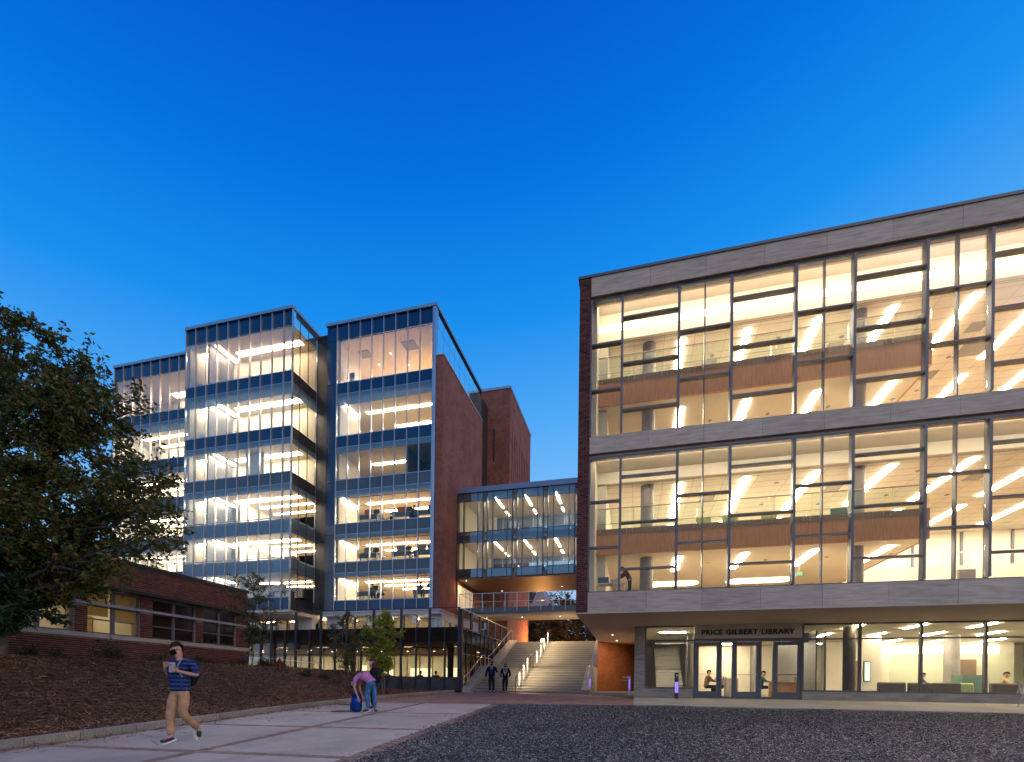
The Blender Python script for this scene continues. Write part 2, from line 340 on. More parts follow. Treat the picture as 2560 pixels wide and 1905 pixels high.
def band(name, pts, label, wid=.2):
    """soldier course of pavers along a polyline, each paver its own piece"""
    t = thing(name, (pts[0][0], pts[0][1], gz(*pts[0])), label, kind='structure')
    me = None
    for (xa, ya), (xb, yb) in zip(pts, pts[1:]):
        d = math.hypot(xb - xa, yb - ya); n = int(d / .112); ux, uy = (xb - xa) / d, (yb - ya) / d; an = math.atan2(uy, ux)
        for i in range(n):
            s = (i + .5) * .112; x, y = xa + ux * s, ya + uy * s
            if me is None:
                bm = bmesh.new(); bmesh.ops.create_cube(bm, size=1)
                for v in bm.verts: v.co = Vector((v.co.x * .104, v.co.y * wid, v.co.z * .06 - .03))
                bmesh.ops.bevel(bm, geom=[e for e in bm.edges if e.verts[0].co.z > -.01 and e.verts[1].co.z > -.01], offset=.006, segments=1, affect='EDGES')
                me = bpy.data.meshes.new('brick'); bm.to_mesh(me); bm.free(); me.materials.append(PAVER)
            o = link('brick', me, (x, y, gz(x, y) + .012 + rnd.uniform(-.003, .004)), None, t)
            o.rotation_euler = (math.atan(.03) * math.cos(an), 0, an + rnd.uniform(-.02, .02))
    return t
yy = lambda k, x: (x, Ty(k, x))
band('brick_band', [yy(1, curbx(5.8) + .25), yy(1, -4.1)], 'nearest brick band crossing the concrete walkway')
band('brick_band', [yy(2, curbx(9.1) + .25), yy(2, -4.5)], 'second brick band crossing the walkway behind the walking man')
band('brick_band', [yy(3, curbx(12.8) + .25), yy(3, -4.9)], 'third brick band crossing the walkway beside the blue backpack')
band('brick_band', [(Lx(3.0), 3.0), (Lx(17.2), 17.2)], 'long brick band running up the middle of the walkway to the brick plaza')
band('brick_border', [(Rx(2.0) , 2.0), (Rx(17.7), 17.7)], 'brick border between concrete slabs and black chipped ground', .26)
band('brick_edging', [(curbx(y) + .13, y) for y in (3, 5.3, 6.5, 8, 9.6, 11.2, 13.4, 16, 17.1)], 'thin row of bricks along the foot of the granite curb', .13)
m = MB()
P_ = [(curbx(17.0) + .05, 17.0), (Rx(17.8) + .1, 17.85), (-.03, 18.7), (-.03, 22.95), (-2.3, 26.9), (-2.3, 27.1), (-10.1, 27.1), (curbx(24), 24), (curbx(21.3), 21.3), (curbx(18.6), 18.6)]
m.prism(P_, lambda x, y: gz(x, y) - .04, lambda x, y: gz(x, y) + .008); meta(m.build('brick_plaza', PLAZA), kind='structure')
m = MB(); m.prism([(-.03, 18.6), (40, 18.6), (40, 22.95), (-.03, 22.95)], -.5, lambda x, y: -.2 + (y - 18.6) * .046); meta(m.build('terrace_pavement', CONC), kind='structure')
m = MB(); m.prism([(-2.35, 26.95), (-.03, 26.95), (-.03, 33.6), (-2.35, 33.6)], -.1, .13); meta(m.build('side_pavement', CONC), kind='structure')
# manholes
for (x, y), lb in zip([(-10.2, 15.6), (-8.7, 13.05)], ['round iron manhole cover in the paving nearer the curb', 'round iron manhole cover beside the blue backpack']):
    m = MB(); m.lathe((x, y, gz(x, y) + .012), [(.36, 0), (.36, .012), (.30, .012), (.30, .006), (.02, .006)], 24)
    o = m.build('manhole_cover', mat('iron_rust', (.10, .06, .045), .7, .5, var=.3, scale=12) if 'iron_rust' not in MATS else MATS['iron_rust']); meta(o, lb, 'manhole cover')
# granite curb, stone by stone
curb = thing('curb', (-10, 12, gz(0, 12)), 'long grey granite curb between the mulch and the paving', kind='structure')
pts = []
for (xa, ya), (xb, yb) in zip(CURB, CURB[1:]):
    n = 4
    pts += [(xa + (xb - xa) * i / n, ya + (yb - ya) * i / n) for i in range(n)]
pts.append(CURB[-1])
seg = 3
for i in range(0, len(pts) - 1, seg):
    q = pts[i:i + seg + 1]
    if len(q) < 2: continue
    e = .006; q = [(q[0][0], q[0][1] + e)] + q[1:-1] + [(q[-1][0], q[-1][1] - e)]
    m = MB(); h = .15 + rnd.uniform(-.004, .004)
    poly = [(x - .2, y) for x, y in reversed(q)] + [(x + .03, y) for x, y in q]
    m.prism(poly, lambda x, y: gz(x, y) - .1, lambda x, y: gz(x, y) + h)
    m.build('curb_stone', CURBM, curb)
# black chipped ground on the right
m = MB(); n = 40
m.prism([(Rx(-3) + .14, -3), (40, -3), (40, 18.58), (-.03, 18.58), (Rx(17.7) + .14, 17.75)], lambda x, y: gz(x, y) - .1, lambda x, y: gz(x, y) - .005)
meta(m.build('chip_ground', CHIPG), kind='structure')
def scatter(name, m, n, place, shape):
    """n little pieces as one mesh: shape(k, rng) gives local verts, place gives xyz"""
    rg = np.random.default_rng(3); P, keep = place(rg, n)
    n = len(P); V, F = shape(n, rg); V += P[:, None, :]
    nv = V.shape[1]; verts = V.reshape(-1, 3); faces = (F[None] + (np.arange(n) * nv)[:, None, None]).reshape(-1, F.shape[1])
    me = bpy.data.meshes.new(name); me.vertices.add(len(verts)); me.vertices.foreach_set('co', verts.astype(np.float32).ravel())
    k = F.shape[1]; me.loops.add(faces.size); me.loops.foreach_set('vertex_index', faces.astype(np.int32).ravel())
    me.polygons.add(len(faces)); me.polygons.foreach_set('loop_start', np.arange(0, faces.size, k, dtype=np.int32)); me.update(calc_edges=True); me.validate()
    return link(name, me, (0, 0, 0), m)
def rot(n, rg, tilt):
    a = rg.uniform(0, 2 * np.pi, n); b = rg.normal(0, tilt, n)
    d = np.stack([np.cos(a) * np.cos(b), np.sin(a) * np.cos(b), np.sin(b)], 1)
    s = np.stack([-np.sin(a), np.cos(a), rg.normal(0, .35, n)], 1); s /= np.linalg.norm(s, axis=1)[:, None]
    return d, s, np.cross(d, s)
def chips(n, rg):
    d, s, u = rot(n, rg, .35); l = rg.uniform(.016, .046, n)[:, None]; w_ = rg.uniform(.007, .015, n)[:, None]
    return np.stack([-d * l, s * w_ , d * l, -s * w_, u * w_ * .8], 1), np.array([[0, 1, 4], [1, 2, 4], [2, 3, 4], [3, 0, 4]])
def pchips(rg, n):
    y = np.concatenate([rg.uniform(3.5, 10, n // 2), rg.uniform(10, 18.55, n - n // 2)]); x = rg.uniform(0, 1, n)
    lo = np.where(y < 17.7, -3.95 - .1 * (y - 6) + .13, 0); hi = 1.35 + y * 1.0
    lo = np.where(y > 17.6, -5.1 + (y - 17.6) * 5.3, lo)
    x = lo + x * (hi - lo); k = (y < 18.55)
    sp = rg.random(n) < .004; lo = lo - np.where(sp, rg.exponential(.12, n), 0); x = np.where(sp, lo, x)
    z = -.8 + .03 * y + rg.uniform(-.004, .014, n) + np.maximum(0, .03 * (np.sin(x * 1.9 + 1.3 * np.sin(y * .9)) * np.sin(y * 1.4 + x * .6)))
    return np.stack([x, y, z], 1)[k], k
o = scatter('bark_chips', CHIP, 250000, pchips, chips); meta(o, 'black bark chips spread over the open ground in front of the library', 'mulch', kind='stuff')
# planting mound
nx, ny = 70, 90; me_v = []; me_f = []
for j in range(ny + 1):
    y = -2 + 34 * j / ny
    xr = curbx(min(max(y, 1), 26.2)) - .19
    if y > 26.2: xr = -9.8
    for i in range(nx + 1):
        x = xr - 16 * (i / nx) ** 1.15
        z = mz(x, y) if y < 26.5 else mz(x, y)
        if x < -10 and y > 20: z = gz(x, y) + .1 + (z - gz(x, y) - .1) * (1 - smooth((y - 20) / 6) * smooth((x + 19) / 5))
        me_v.append((x, y, z))
for j in range(ny):
    for i in range(nx): a = j * (nx + 1) + i; me_f.append((a, a + nx + 1, a + nx + 2, a + 1))
me = bpy.data.meshes.new('planting_bed'); me.from_pydata(me_v, [], me_f); me.update(); bedv = np.array(me_v).reshape(ny + 1, nx + 1, 3)
meta(link('planting_bed', me, (0, 0, 0), MULCH), kind='structure')
def bedz(x, y):
    j = max(0, min(ny - 1e-6, (y + 2) / 34 * ny)); j0 = int(j); xr = bedv[j0, 0, 0]; t = max(0, (xr - x) / 16) ** (1 / 1.15) * nx; i0 = min(nx - 1, int(t))
    return float(bedv[j0, i0, 2] * (1 - (j - j0)) + bedv[min(ny, j0 + 1), i0, 2] * (j - j0))
def pstraw(rg, n):
    y = 2 + 24 * rg.uniform(0, 1, n) ** 1.3; x0 = np.array([curbx(q) - .22 for q in y]); x = x0 - rg.uniform(0, 1, n) ** 1.1 * 9.5
    k = (x > -19.8) & ((x / y) > -1.95); x = x[k]; y = y[k]
    z = np.array([bedz(a, b) for a, b in zip(x, y)]) + rg.uniform(.0, .035, len(x))
    return np.stack([x, y, z], 1), k
def straws(n, rg):
    d, s, u = rot(n, rg, .25); l = rg.uniform(.06, .15, n)[:, None]; w_ = rg.uniform(.004, .009, n)[:, None]; c_ = u * l * rg.uniform(-.25, .25, n)[:, None]
    return np.stack([-d * l - s * w_, -d * l + s * w_, s * w_ + c_ + u * .01, -s * w_ + c_ + u * .01, d * l - s * w_ * .4, d * l + s * w_ * .4], 1), np.array([[0, 1, 2, 3], [3, 2, 5, 4]])
o = scatter('pine_straw', STRAW, 110000, pstraw, straws); meta(o, 'rusty brown pine straw mulch covering the sloping planting bed', 'pine straw', kind='stuff')
def pleafl(rg, n):
    y = rg.uniform(4, 22, n); x = np.array([curbx(q) - .3 for q in y]) - rg.uniform(0, 7.5, n)
    z = np.array([bedz(a, b) for a, b in zip(x, y)]) + .035
    return np.stack([x, y, z], 1), None
def leaves_(n, rg):
    d, s, u = rot(n, rg, .25); l = rg.uniform(.03, .06, n)[:, None]; w_ = l * .45
    return np.stack([-d * l, s * w_ + u * .012, d * l, -s * w_ + u * .012], 1), np.array([[0, 1, 2], [0, 2, 3]])
DRY = varmat('dry_leaf', [(.32, .2, .13), (.45, .36, .3), (.25, .13, .07)])
def pspill(rg, n):
    y = rg.uniform(4, 24, n); x = np.array([curbx(q) for q in y]) + .06 + rg.exponential(.28, n); return np.stack([x, y, -.8 + .03 * y + .022], 1), None
o = scatter('straw_litter', STRAW, 900, pspill, straws); meta(o, 'stray pine straw spilled over the curb onto the paving', 'pine straw', kind='stuff')
o = scatter('fallen_leaves', DRY, 420, pleafl, leaves_); meta(o, 'pale dry leaves scattered over the pine straw', 'fallen leaves', kind='stuff')

# ================================================================ library
lib = thing('library_building', (5, 24, 0), 'brightly lit glass fronted library with travertine bands and wide overhang', 'building')
YU = 18.6
mod = 1.945; jx = [-1.80] + [.38 + mod * k for k in range(12)]
for z0, z1 in ((3.262, 4.07), (9.40, 10.05), (15.45, 16.18)):
    for a, b in zip(jx, jx[1:]):
        box('stone_panel', a + .004, b - .004, YU + rnd.uniform(0, .006), YU + .16, z0, z1, STONE, lib)
m = MB(); m.box(-2.30, 21.8, YU - .04, YU + .3, 16.182, 16.28); m.box(-2.3, 21.8, YU + .3, 34, 16.182, 16.26); m.build('roof_coping', FRAME, lib)
m = MB(); m.box(-1.80, 21.8, YU + .16, YU + .5, 3.3, 4.08); m.box(-1.8, 21.8, YU + .16, YU + .5, 9.3, 10.06); m.box(-1.8, 21.8, YU + .16, YU + .5, 15.40, 16.18); m.build('spandrel_wall', SOFF, lib)
m = MB(); m.box(-2.235, -1.812, YU + .02, 33.9, 3.262, 16.18); m.build('end_wall', MORTAR, lib)
# brick corner, bricks in front and along the return
piece = {}
def brick_mesh(dx, dy, dz, mm):
    k = (round(dx, 3), round(dy, 3), round(dz, 3), mm.name)
    if k not in piece:
        mb = MB(); mb.box(-dx / 2, dx / 2, -dy / 2, dy / 2, 0, dz); me = bpy.data.meshes.new('brick'); me.from_pydata(mb.v, [], mb.f); me.materials.append(mm); me.update(); piece[k] = me
    return piece[k]
rest = MB(); nb = 0; row = 0; z = 3.268
rows = int((16.17 - 3.268) / .081)
for row in range(rows):
    z = 3.268 + row * .081; xs = [(-2.24, -2.03), (-2.02, -1.812)] if row % 2 else [(-2.24, -2.142), (-2.132, -1.922), (-1.912, -1.812)]
    for a, b in xs:
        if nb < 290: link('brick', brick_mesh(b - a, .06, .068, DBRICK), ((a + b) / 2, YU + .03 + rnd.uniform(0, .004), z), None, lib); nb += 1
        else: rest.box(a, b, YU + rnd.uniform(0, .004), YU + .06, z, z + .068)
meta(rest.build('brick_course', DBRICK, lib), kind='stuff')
m = MB(); m.quad((-2.24, 18.62, 3.26), (-2.24, 34, 3.26), (-2.24, 34, 16.18), (-2.24, 18.62, 16.18)); m.box(-2.245, -2.238, 18.66, 34, 3.26, 16.18); m.build('side_brickwork', BRK, lib)
m = MB(); m.box(-2.24, 21.8, YU, 34, 3.259, 3.299); m.build('overhang_soffit', SOFF, lib)
m = MB(); m.box(-1.8, 21.8, 33.9, 34.2, -.1, 16.18); m.box(21.5, 21.8, YU + .5, 33.9, 3.3, 16.18); m.box(-1.8, 21.8, YU + .5, 33.9, 15.9, 16.18)
m.box(-1.8, 21.5, YU + .5, 33.9, 3.30, 4.01); m.build('shell', SOFF, lib)
# curtain wall
VX = [(-1.80, 0), (-.62, 1), (1.43, 0), (3.23, 1), (5.31, 0), (7.10, 1), (9.18, 0), (10.95, 1), (13.03, 0), (14.81, 1), (16.9, 0), (18.68, 1), (20.76, 0)]
# bay i runs VX[i] .. VX[i+1]; narrow bays (even) have a centre mullion except the first
for tier, (zs, zh) in enumerate(((4.08, 9.30), (10.06, 15.40))):
    dz = 0 if tier == 0 else 5.93
    m = MB(); m.box(-1.80, 20.8, YU + .20, YU + .30, zs, zs + .06); m.box(-1.8, 20.8, YU + .12, YU + .32, zh - .07, zh); m.build('sill_frame', FRAME, lib)
    for k, (x, _) in enumerate(VX):
        wd = .042; box('mullion', x - wd, x + wd, YU + .03, YU + .30, zs + .061, zh - .071, FRAME, lib)
    for i in range(len(VX) - 1):
        a, b = VX[i][0] + .042, VX[i + 1][0] - .042
        narrow = i % 2 == 0
        hs = [7.57 + dz, 5.81 + dz] if narrow else [8.46 + dz, 6.70 + dz, 4.94 + dz]
        if tier: hs = [h + .12 if h < 15.4 else h for h in hs]
        xs = [a, b] if (not narrow or i == 0) else [a, (a + b) / 2, b]
        for h in hs: box('transom', a + .001, b - .001, YU + .06, YU + .28, h - .03, h + .03, FRAME, lib)
        if len(xs) == 3: box('thin_mullion', xs[1] - .018, xs[1] + .018, YU + .10, YU + .30, zs + .061, zh - .071, FRAME, lib)
        zz = [zh - .07] + hs + [zs + .06]
        for xa, xb in zip(xs, xs[1:]):
            for za, zb in zip(zz, zz[1:]):
                box('glass_pane', xa + .004, xb - .004, YU + .20, YU + .212, zb + .03, za - .03, GLL, lib)
# interior of the upper storeys
XI0, XI1, YB = -1.6, 21.4, 30.5
for tier in (0, 1):
    dz = 5.95 * tier; z0 = 4.05 + dz if tier == 0 else 10.07
    cz = 8.86 if tier == 0 else 14.76; top = 9.32 if tier == 0 else 15.85
    m = MB(); m.box(XI0, XI1, 20.3, YB, cz, cz + .12); m.box(XI0, XI1, 20.18, 20.3, cz - .02, top); m.box(XI0, XI1, YU + .5, 20.18, top - .02, top + .08)
    if tier == 0: m.box(XI0, XI1, YB, YB + .1, 4.05, cz)
    else: m.box(XI0, XI1, YB, YB + .1, 10.07, cz)
    m.build('ceiling', CEIL, lib)
    m = MB()                                              # tile joints of the ceiling, real recess strips
    for k in range(17): m.box(XI0 + .1, XI1, 20.7 + k * .6, 20.712 + k * .6, cz - .006, cz - .001)
    for k in range(19): m.box(-1.4 + 1.2 * k, -1.388 + 1.2 * k, 20.3, YB, cz - .006, cz - .001)
    m.box(XI0, XI1, 20.36, 20.39, cz - .012, cz - .007); m.box(XI0, XI1, 20.45, 20.48, cz - .012, cz - .007)
    m.build('ceiling_joint', FLOORM, lib)
    m = MB(); m.box(-1.805, XI0, YU + .5, YB, z0, top); m.box(XI0, -1.25, 20.3, YB, z0, cz - .001); m.build('inner_wall', CREAM, lib)
    m = MB(); m.box(XI0, XI1, YU + .5, YB, z0 - .03, z0); m.build('floor', FLOORM, lib)
    # mezzanine
    za, zb = (5.98, 6.90) if tier == 0 else (12.1, 13.08)
    mezz = MB(); mezz.box(XI0, 9.95, 20.09, YB, za - .12, za + .12); mezz.build('mezzanine_slab', CEIL, lib)
    m = MB(); m.box(XI0, 10.0, 20.0, 20.085, za - .13, zb); m.box(9.96, 10.04, 20.086, YB, za - .13, zb); m.build('wood_fascia', WOOD, lib)
    for k in range(9):
        xa = XI0 + .05 + k * 1.28; xb = min(xa + 1.26, 9.98)
        box('balustrade_glass', xa, xb, 19.97, 19.985, zb - .22, zb + .83, GLR, lib)
        mm_ = MB()
        for q in (xa + .1, xb - .1):
            for w_ in (-.06, -.16): mm_.bar((q, 19.93, zb + w_), (q, 19.99, zb + w_), .02, 8)
        mm_.build('fixing', RAILM, lib)
    m = MB(); m.bar((XI0, 19.9, zb + .80), (9.98, 19.9, zb + .80), .024); m.bar((XI0, 20.08, zb + .24), (9.98, 20.08, zb + .24), .015)
    for k in range(9): m.bar((XI0 + .2 + k * 1.28, 19.93, zb), (XI0 + .2 + k * 1.28, 19.93, zb + .8), .012)
    m.build('handrail', RAILM, lib)
    for k, x in enumerate((.42, 8.05, 15.7)):
        for lo, hi in ((z0, za - .12), (za + .12, cz)):
            if x > 10 and lo > z0 + 1: continue
            m = MB(); m.lathe((x, 20.85, lo), [(.27, 0), (.27, (cz if x > 10 else hi) - lo - .002)], 28); m.build('column', COLM, lib, smooth=False)
    for k, x in enumerate((1.7, 4.2, 6.7, 9.2, 11.75, 14.25, 16.75, 19.2)):
        box('light_strip', x - .13, x + .13, 20.75, 24.9 if (tier == 0 or x > 10) else 23.2, cz - .03, cz - .013, STRIP, lib)
        box('light_strip', x - .13, x + .13, 26, 29.4, cz - .03, cz - .013, STRIP, lib)
        if x < 9.5: box('light_strip', x - .13, x + .13, 20.8, 23.4, za - .145, za - .125, STRIP, lib)
    m = MB()
    for i_ in range(9):
        for j_ in range(3): m.lathe((.6 + 2.45 * i_, 21.6 + 2.4 * j_ + (.5 if i_ % 2 else 0), cz - .02), [(.09, 0), (.09, .018)], 10)
        if 2.45 * i_ < 9: m.lathe((3.0 + 2.5 * i_ * .9, 22.1, za - .14), [(.08, 0), (.08, .018)], 10)
    m.build('ceiling_speaker', COLM, lib)
    m = MB(); [m.box(2.7 + 4.9 * i_, 3.3 + 4.9 * i_, 22.4, 23.0, cz - .014, cz - .002) for i_ in range(4)]; m.build('air_grille', COLM, lib)
    # rooms at the back
    m = MB()
    for k in range(10): m.box(-1 + 2.2 * k, -.9 + 2.2 * k, YB - .1, YB - .001, z0, cz - .01)
    m.build('wall_post', FRAME, lib)
    box('door_panel', 3.5, 4.5, YB - .06, YB - .002, zb - .7, zb + 1.3, WOOD, lib)
box('cove_glow', XI0, XI1, 20.12, 20.175, 15.10, 15.34, COVE, lib)  # glowing band stands for lamplight washed over the cove fascia
box('added_cove_strip', XI0 + .1, XI1 - .1, 19.0, 19.2, 15.78, 15.82, COVEADD, lib); box('added_cove_strip', XI0 + .1, XI1 - .1, 18.93, 18.98, 9.27, 9.295, COVEADD, lib)  # added strips hidden behind the window heads, put in to light the wood fascias
m = MB(); m.box(10.1, XI1, 27.2, 27.35, 4.05, 5.15); m.build('wood_screen', WOODY, lib)
m = MB(); m.box(10.1, XI1, 28.2, 30.3, 5.9, 6.6)
for k in range(10): m.box(10.2 + k * 1.1, 10.24 + k * 1.1, 28.1, 28.2, 6.6, 7.2)
m.box(10.1, XI1, 28.1, 28.14, 7.2, 7.26); m.build('gallery_parapet', CREAM, lib)

for a, c_ in ((.9, 2.6), (4.9, 6.9)):
    m = MB(); m.lathe((a, 26.2, 5.80), [(.5, 0), (.5, .045)], 20); m.lathe((c_, 26.2, 5.80), [(.5, 0), (.5, .045)], 20); m.box(a, c_, 25.7, 26.7, 5.80, 5.845); m.build('ring_light', COVE, lib)
m = MB(); m.box(13.0, 14.0, 23.6, 24.6, 14.735, 14.755); m.box(12.4, 13.0, 25.4, 26.0, 14.735, 14.755); m.build('ceiling_grille', COLM, lib)
ex = thing('exit_sign', (6.2, 21, 4.9), 'small glowing EXIT sign hanging in the lower library window near the third bay', 'exit sign')
m = MB(); m.box(6.08, 6.32, 21.0, 21.03, 4.90, 5.06); m.build('case', WHITE, ex); lettering_later.append((ex, 'EXIT', 6.10, 6.30, 20.998, 4.93, .10)); m = MB(); m.bar((6.2, 21.02, 5.06), (6.2, 21.02, 5.85), .008, 5); m.build('hanger', RAILM, ex)
# ---- ground storey
YG = 22.95
m = MB(); m.box(-.03, .44, YG, YG + .5, -.12, 3.257); m.build('stone_pier', STONE2, lib)
m = MB(); m.box(-.03, .10, YG + .5, 34, -.1, 3.257); m.build('side_wall', CREAM, lib)
for a, b in ((.445, 2.55),): box('stone_plinth', a, b, YG + .04, YG + .2, -.1, .40, STONE2, lib)
for k in range(7):
    a = 6.98 + 2.05 * k; box('stone_plinth', a + .004, a + 2.046, YG + .04, YG + .2, -.1, .355, STONE2, lib)
fr = lambda n_, a, b, z0, z1, d0=.0, d1=.14: box(n_, a, b, YG + d0, YG + d1, z0, z1, FRAME, lib)
fr('frame', .441, 2.56, 3.20, 3.257); fr('frame', .441, 2.56, 2.55, 2.62); fr('frame', .441, 2.56, .401, .47); fr('frame', .441, .50, .471, 2.549); fr('frame', .441, .5, 2.621, 3.199)
fr('frame', 6.94, 21.4, 3.20, 3.257); fr('frame', 6.94, 21.4, 2.57, 2.62); fr('frame', 6.94, 21.4, .356, .42)
gxs = [6.94, 9.08, 11.24, 13.40, 15.56, 17.7, 19.9]
for x in gxs: fr('frame', x - .04, x + .04, .421, 2.569, -.03, .14); fr('frame', x - .04, x + .04, 2.621, 3.199, -.03, .14)
for a, b in zip(gxs, gxs[1:]):
    box('glass_pane', a + .04, b - .04, YG + .06, YG + .072, .42, 2.57, GLL, lib); box('glass_pane', a + .04, b - .04, YG + .06, YG + .072, 2.62, 3.20, GLL, lib)
box('glass_pane', .5, 2.56, YG + .06, YG + .072, .47, 2.55, GLL, lib); box('glass_pane', .5, 2.56, YG + .06, YG + .072, 2.62, 3.20, GLL, lib)
# entrance
fr('entrance_frame', 2.561, 6.939, 2.52, 2.66); 
for a, b in ((2.561, 2.64), (3.66, 3.74), (4.16, 4.225), (5.275, 5.345), (5.79, 5.85), (6.88, 6.939)): fr('entrance_frame', a, b, .0, 2.519)
for a, b in ((3.74, 4.16), (5.345, 5.79)):
    box('glass_pane', a, b, YG + .06, YG + .072, .09, 2.52, GLL, lib); fr('entrance_frame', a + .001, b - .001, .0, .09)
for a, b in ((2.645, 3.655), (4.23, 5.27), (5.855, 6.875)):
    d = meta(link('door', None, (a, YG, 0), None, lib))
    m = MB(); y0, y1 = YG + .02, YG + .08; m.box(a, a + .13, y0, y1, .02, 2.5); m.box(b - .13, b, y0, y1, .02, 2.5); m.box(a + .131, b - .131, y0, y1, .02, .31); m.box(a + .131, b - .131, y0, y1, 2.34, 2.5); m.build('door_frame', FRAME, d)
    box('door_glass', a + .13, b - .13, YG + .045, YG + .055, .31, 2.34, GLL, d)
    m = MB(); m.bar((a + .13, YG - .03, 1.07), (b - .13, YG - .03, 1.07), .018); m.bar((a + .2, YG - .03, 1.07), (a + .2, YG + .03, 1.07), .012); m.bar((b - .2, YG - .03, 1.07), (b - .2, YG + .03, 1.07), .012); m.build('push_bar', RAILM, d)
sg = thing('sign_board', (4.75, YG, 2.66), 'bronze grey name board reading PRICE GILBERT LIBRARY over the entrance doors', 'sign'); sg['label'] = 'bronze grey name board with black capital letters over the library entrance doors'
box('board', 2.57, 6.93, YG - .02, YG + .12, 2.662, 3.256, mat('sign_bronze', (.74, .62, .48), .6, 0, var=.05), sg)
BLACKM = mat('black_paint', (.01, .01, .011), .5)
def lettering(txt, x0, x1, y, zb, h, m, parent, depth=.03, off=.012):
    cu = bpy.data.curves.new('t', 'FONT'); cu.body = txt; cu.size = 1; cu.extrude = depth; cu.offset = off; cu.space_character = 1.12
    o = bpy.data.objects.new('t', cu); C.objects.link(o); dg = bpy.context.evaluated_depsgraph_get(); dg.update()
    me = bpy.data.meshes.new_from_object(o.evaluated_get(dg)); bpy.data.objects.remove(o); me.name = 'lettering'
    co = np.array([v.co[:] for v in me.vertices]); lo, hi = co.min(0), co.max(0); sx = (x1 - x0) / (hi[0] - lo[0]); sz = h / (hi[1] - lo[1])
    for v in me.vertices: q = v.co.copy(); v.co = ((q.x - lo[0]) * sx, q.z, (q.y - lo[1]) * sz)
    me.materials.clear(); return link('lettering', me, (x0, y, zb), m, parent)
for a_ in lettering_later: lettering(a_[1], a_[2], a_[3], a_[4], a_[5], a_[6], GREEN, a_[0], .004, .0)
lettering('PRICE GILBERT LIBRARY', 2.88, 6.61, YG - .05, 2.82, .225, BLACKM, sg)
# ground storey interior
m = MB(); m.box(.1, 21.4, YG + .2, 34, -.02, .02); m.build('lobby_floor', mat('lobby_floor', (.30, .27, .23), .4, var=.1), lib)
m = MB(); m.box(.1, 21.4, 33.7, 33.9, .02, 3.1); m.box(.1, 21.4, YG + .2, 33.7, 3.20, 3.257); m.box(2.95, 3.05, 25.6, 33.7, .02, 3.19); m.box(21.4, 21.5, YG, 33.9, 0, 3.1); m.build('lobby_wall', CREAM, lib)
m = MB()
for k in range(16): m.box(1.12, 2.47, 26 + k * .28, 26.3 + k * .28, .05 + k * .175, .19 + k * .175)
m.build('inner_stair', WHITE, lib)
m = MB(); m.box(2.52, 2.58, 25.8, 26.2, .02, 3.05); m.box(1.0, 2.95, 25.9, 25.95, 2.68, 2.74); m.bar((2.62, 25.8, .95), (2.62, 30.5, 3.0), .025); m.build('stair_frame', FRAME, lib)
box('light_strip', 1.2, 2.4, 25.0, 25.12, 3.16, 3.195, STRIPL, lib)
for x, y in ((9.02, 23.85), (14.97, 28.0), (6.1, 27.5)):
    m = MB(); m.lathe((x, y, .02), [(.31 if x > 10 else .24, 0), (.31 if x > 10 else .24, 3.17)], 28); m.build('column', COLD if x == 9.02 else COLM, lib, smooth=False)
m = MB(); m.box(7.72, 7.78, YG + .9, 30, .02, 3.05); m.box(8.2, 8.26, YG + 1.3, YG + 1.36, .02, 3.05); m.box(7.0, 7.72, YG + 1.8, YG + 1.86, 2.6, 3.05); m.build('vestibule_frame', FRAME, lib)
box('vestibule_glass', 7.745, 7.755, YG + .2, 30, .05, 3.05, GLR, lib)
for x in (9.2, 11.5, 13.85, 16.1, 18.4):
    for a in (22.7 + .45, 26.5, 30.2):
        if a > 30 and x < 12: continue
        box('light_strip', x - .06, x + .06, a, a + 1.65, 3.16, 3.195, STRIPL, lib)
for x in (3.6, 4.9, 6.6): box('light_strip', x - .05, x + .05, 24.6, 26.2, 3.16, 3.195, STRIPL, lib)
box('light_strip', 4.4, 6.4, 32.2, 32.4, 3.16, 3.195, STRIPL, lib)
box('cove_glow', 13.6, 19.3, 32.05, 32.1, 2.52, 2.95, COVE, lib)
m = MB(); m.box(10.8, 13.5, 31.6, 31.7, .02, 3.19); m.box(13.5, 20, 32.1, 32.2, .02, 3.19); m.build('partition_wall', CREAM, lib)
box('glazed_partition', 13.5, 20, 30.6, 30.62, .02, 2.5, GLR, lib)
m = MB(); m.box(17.5, 18.2, 31.9, 32.0, .02, 2.2); m.box(12.2, 12.6, 31.5, 31.58, .3, 2.1); m.build('inner_door', mat('door_brown', (.20, .12, .08), .6), lib)

# diagonal brick wall below the overhang
bw = thing('brick_wall', (-1.2, 32, .13), 'orange lit brick wall below the library overhang right of the steps', 'wall')
m = MB(); m.prism([(-2.28, 30.4), (-.03, 33.6), (-.03, 33.8), (-2.28, 30.6)], .13, 3.258)
m.build('brickwork', brickmat('brick_diag', (.42, .14, .05), (.30, .09, .035), (.36, .27, .18), ang=0, sx=.30), bw)

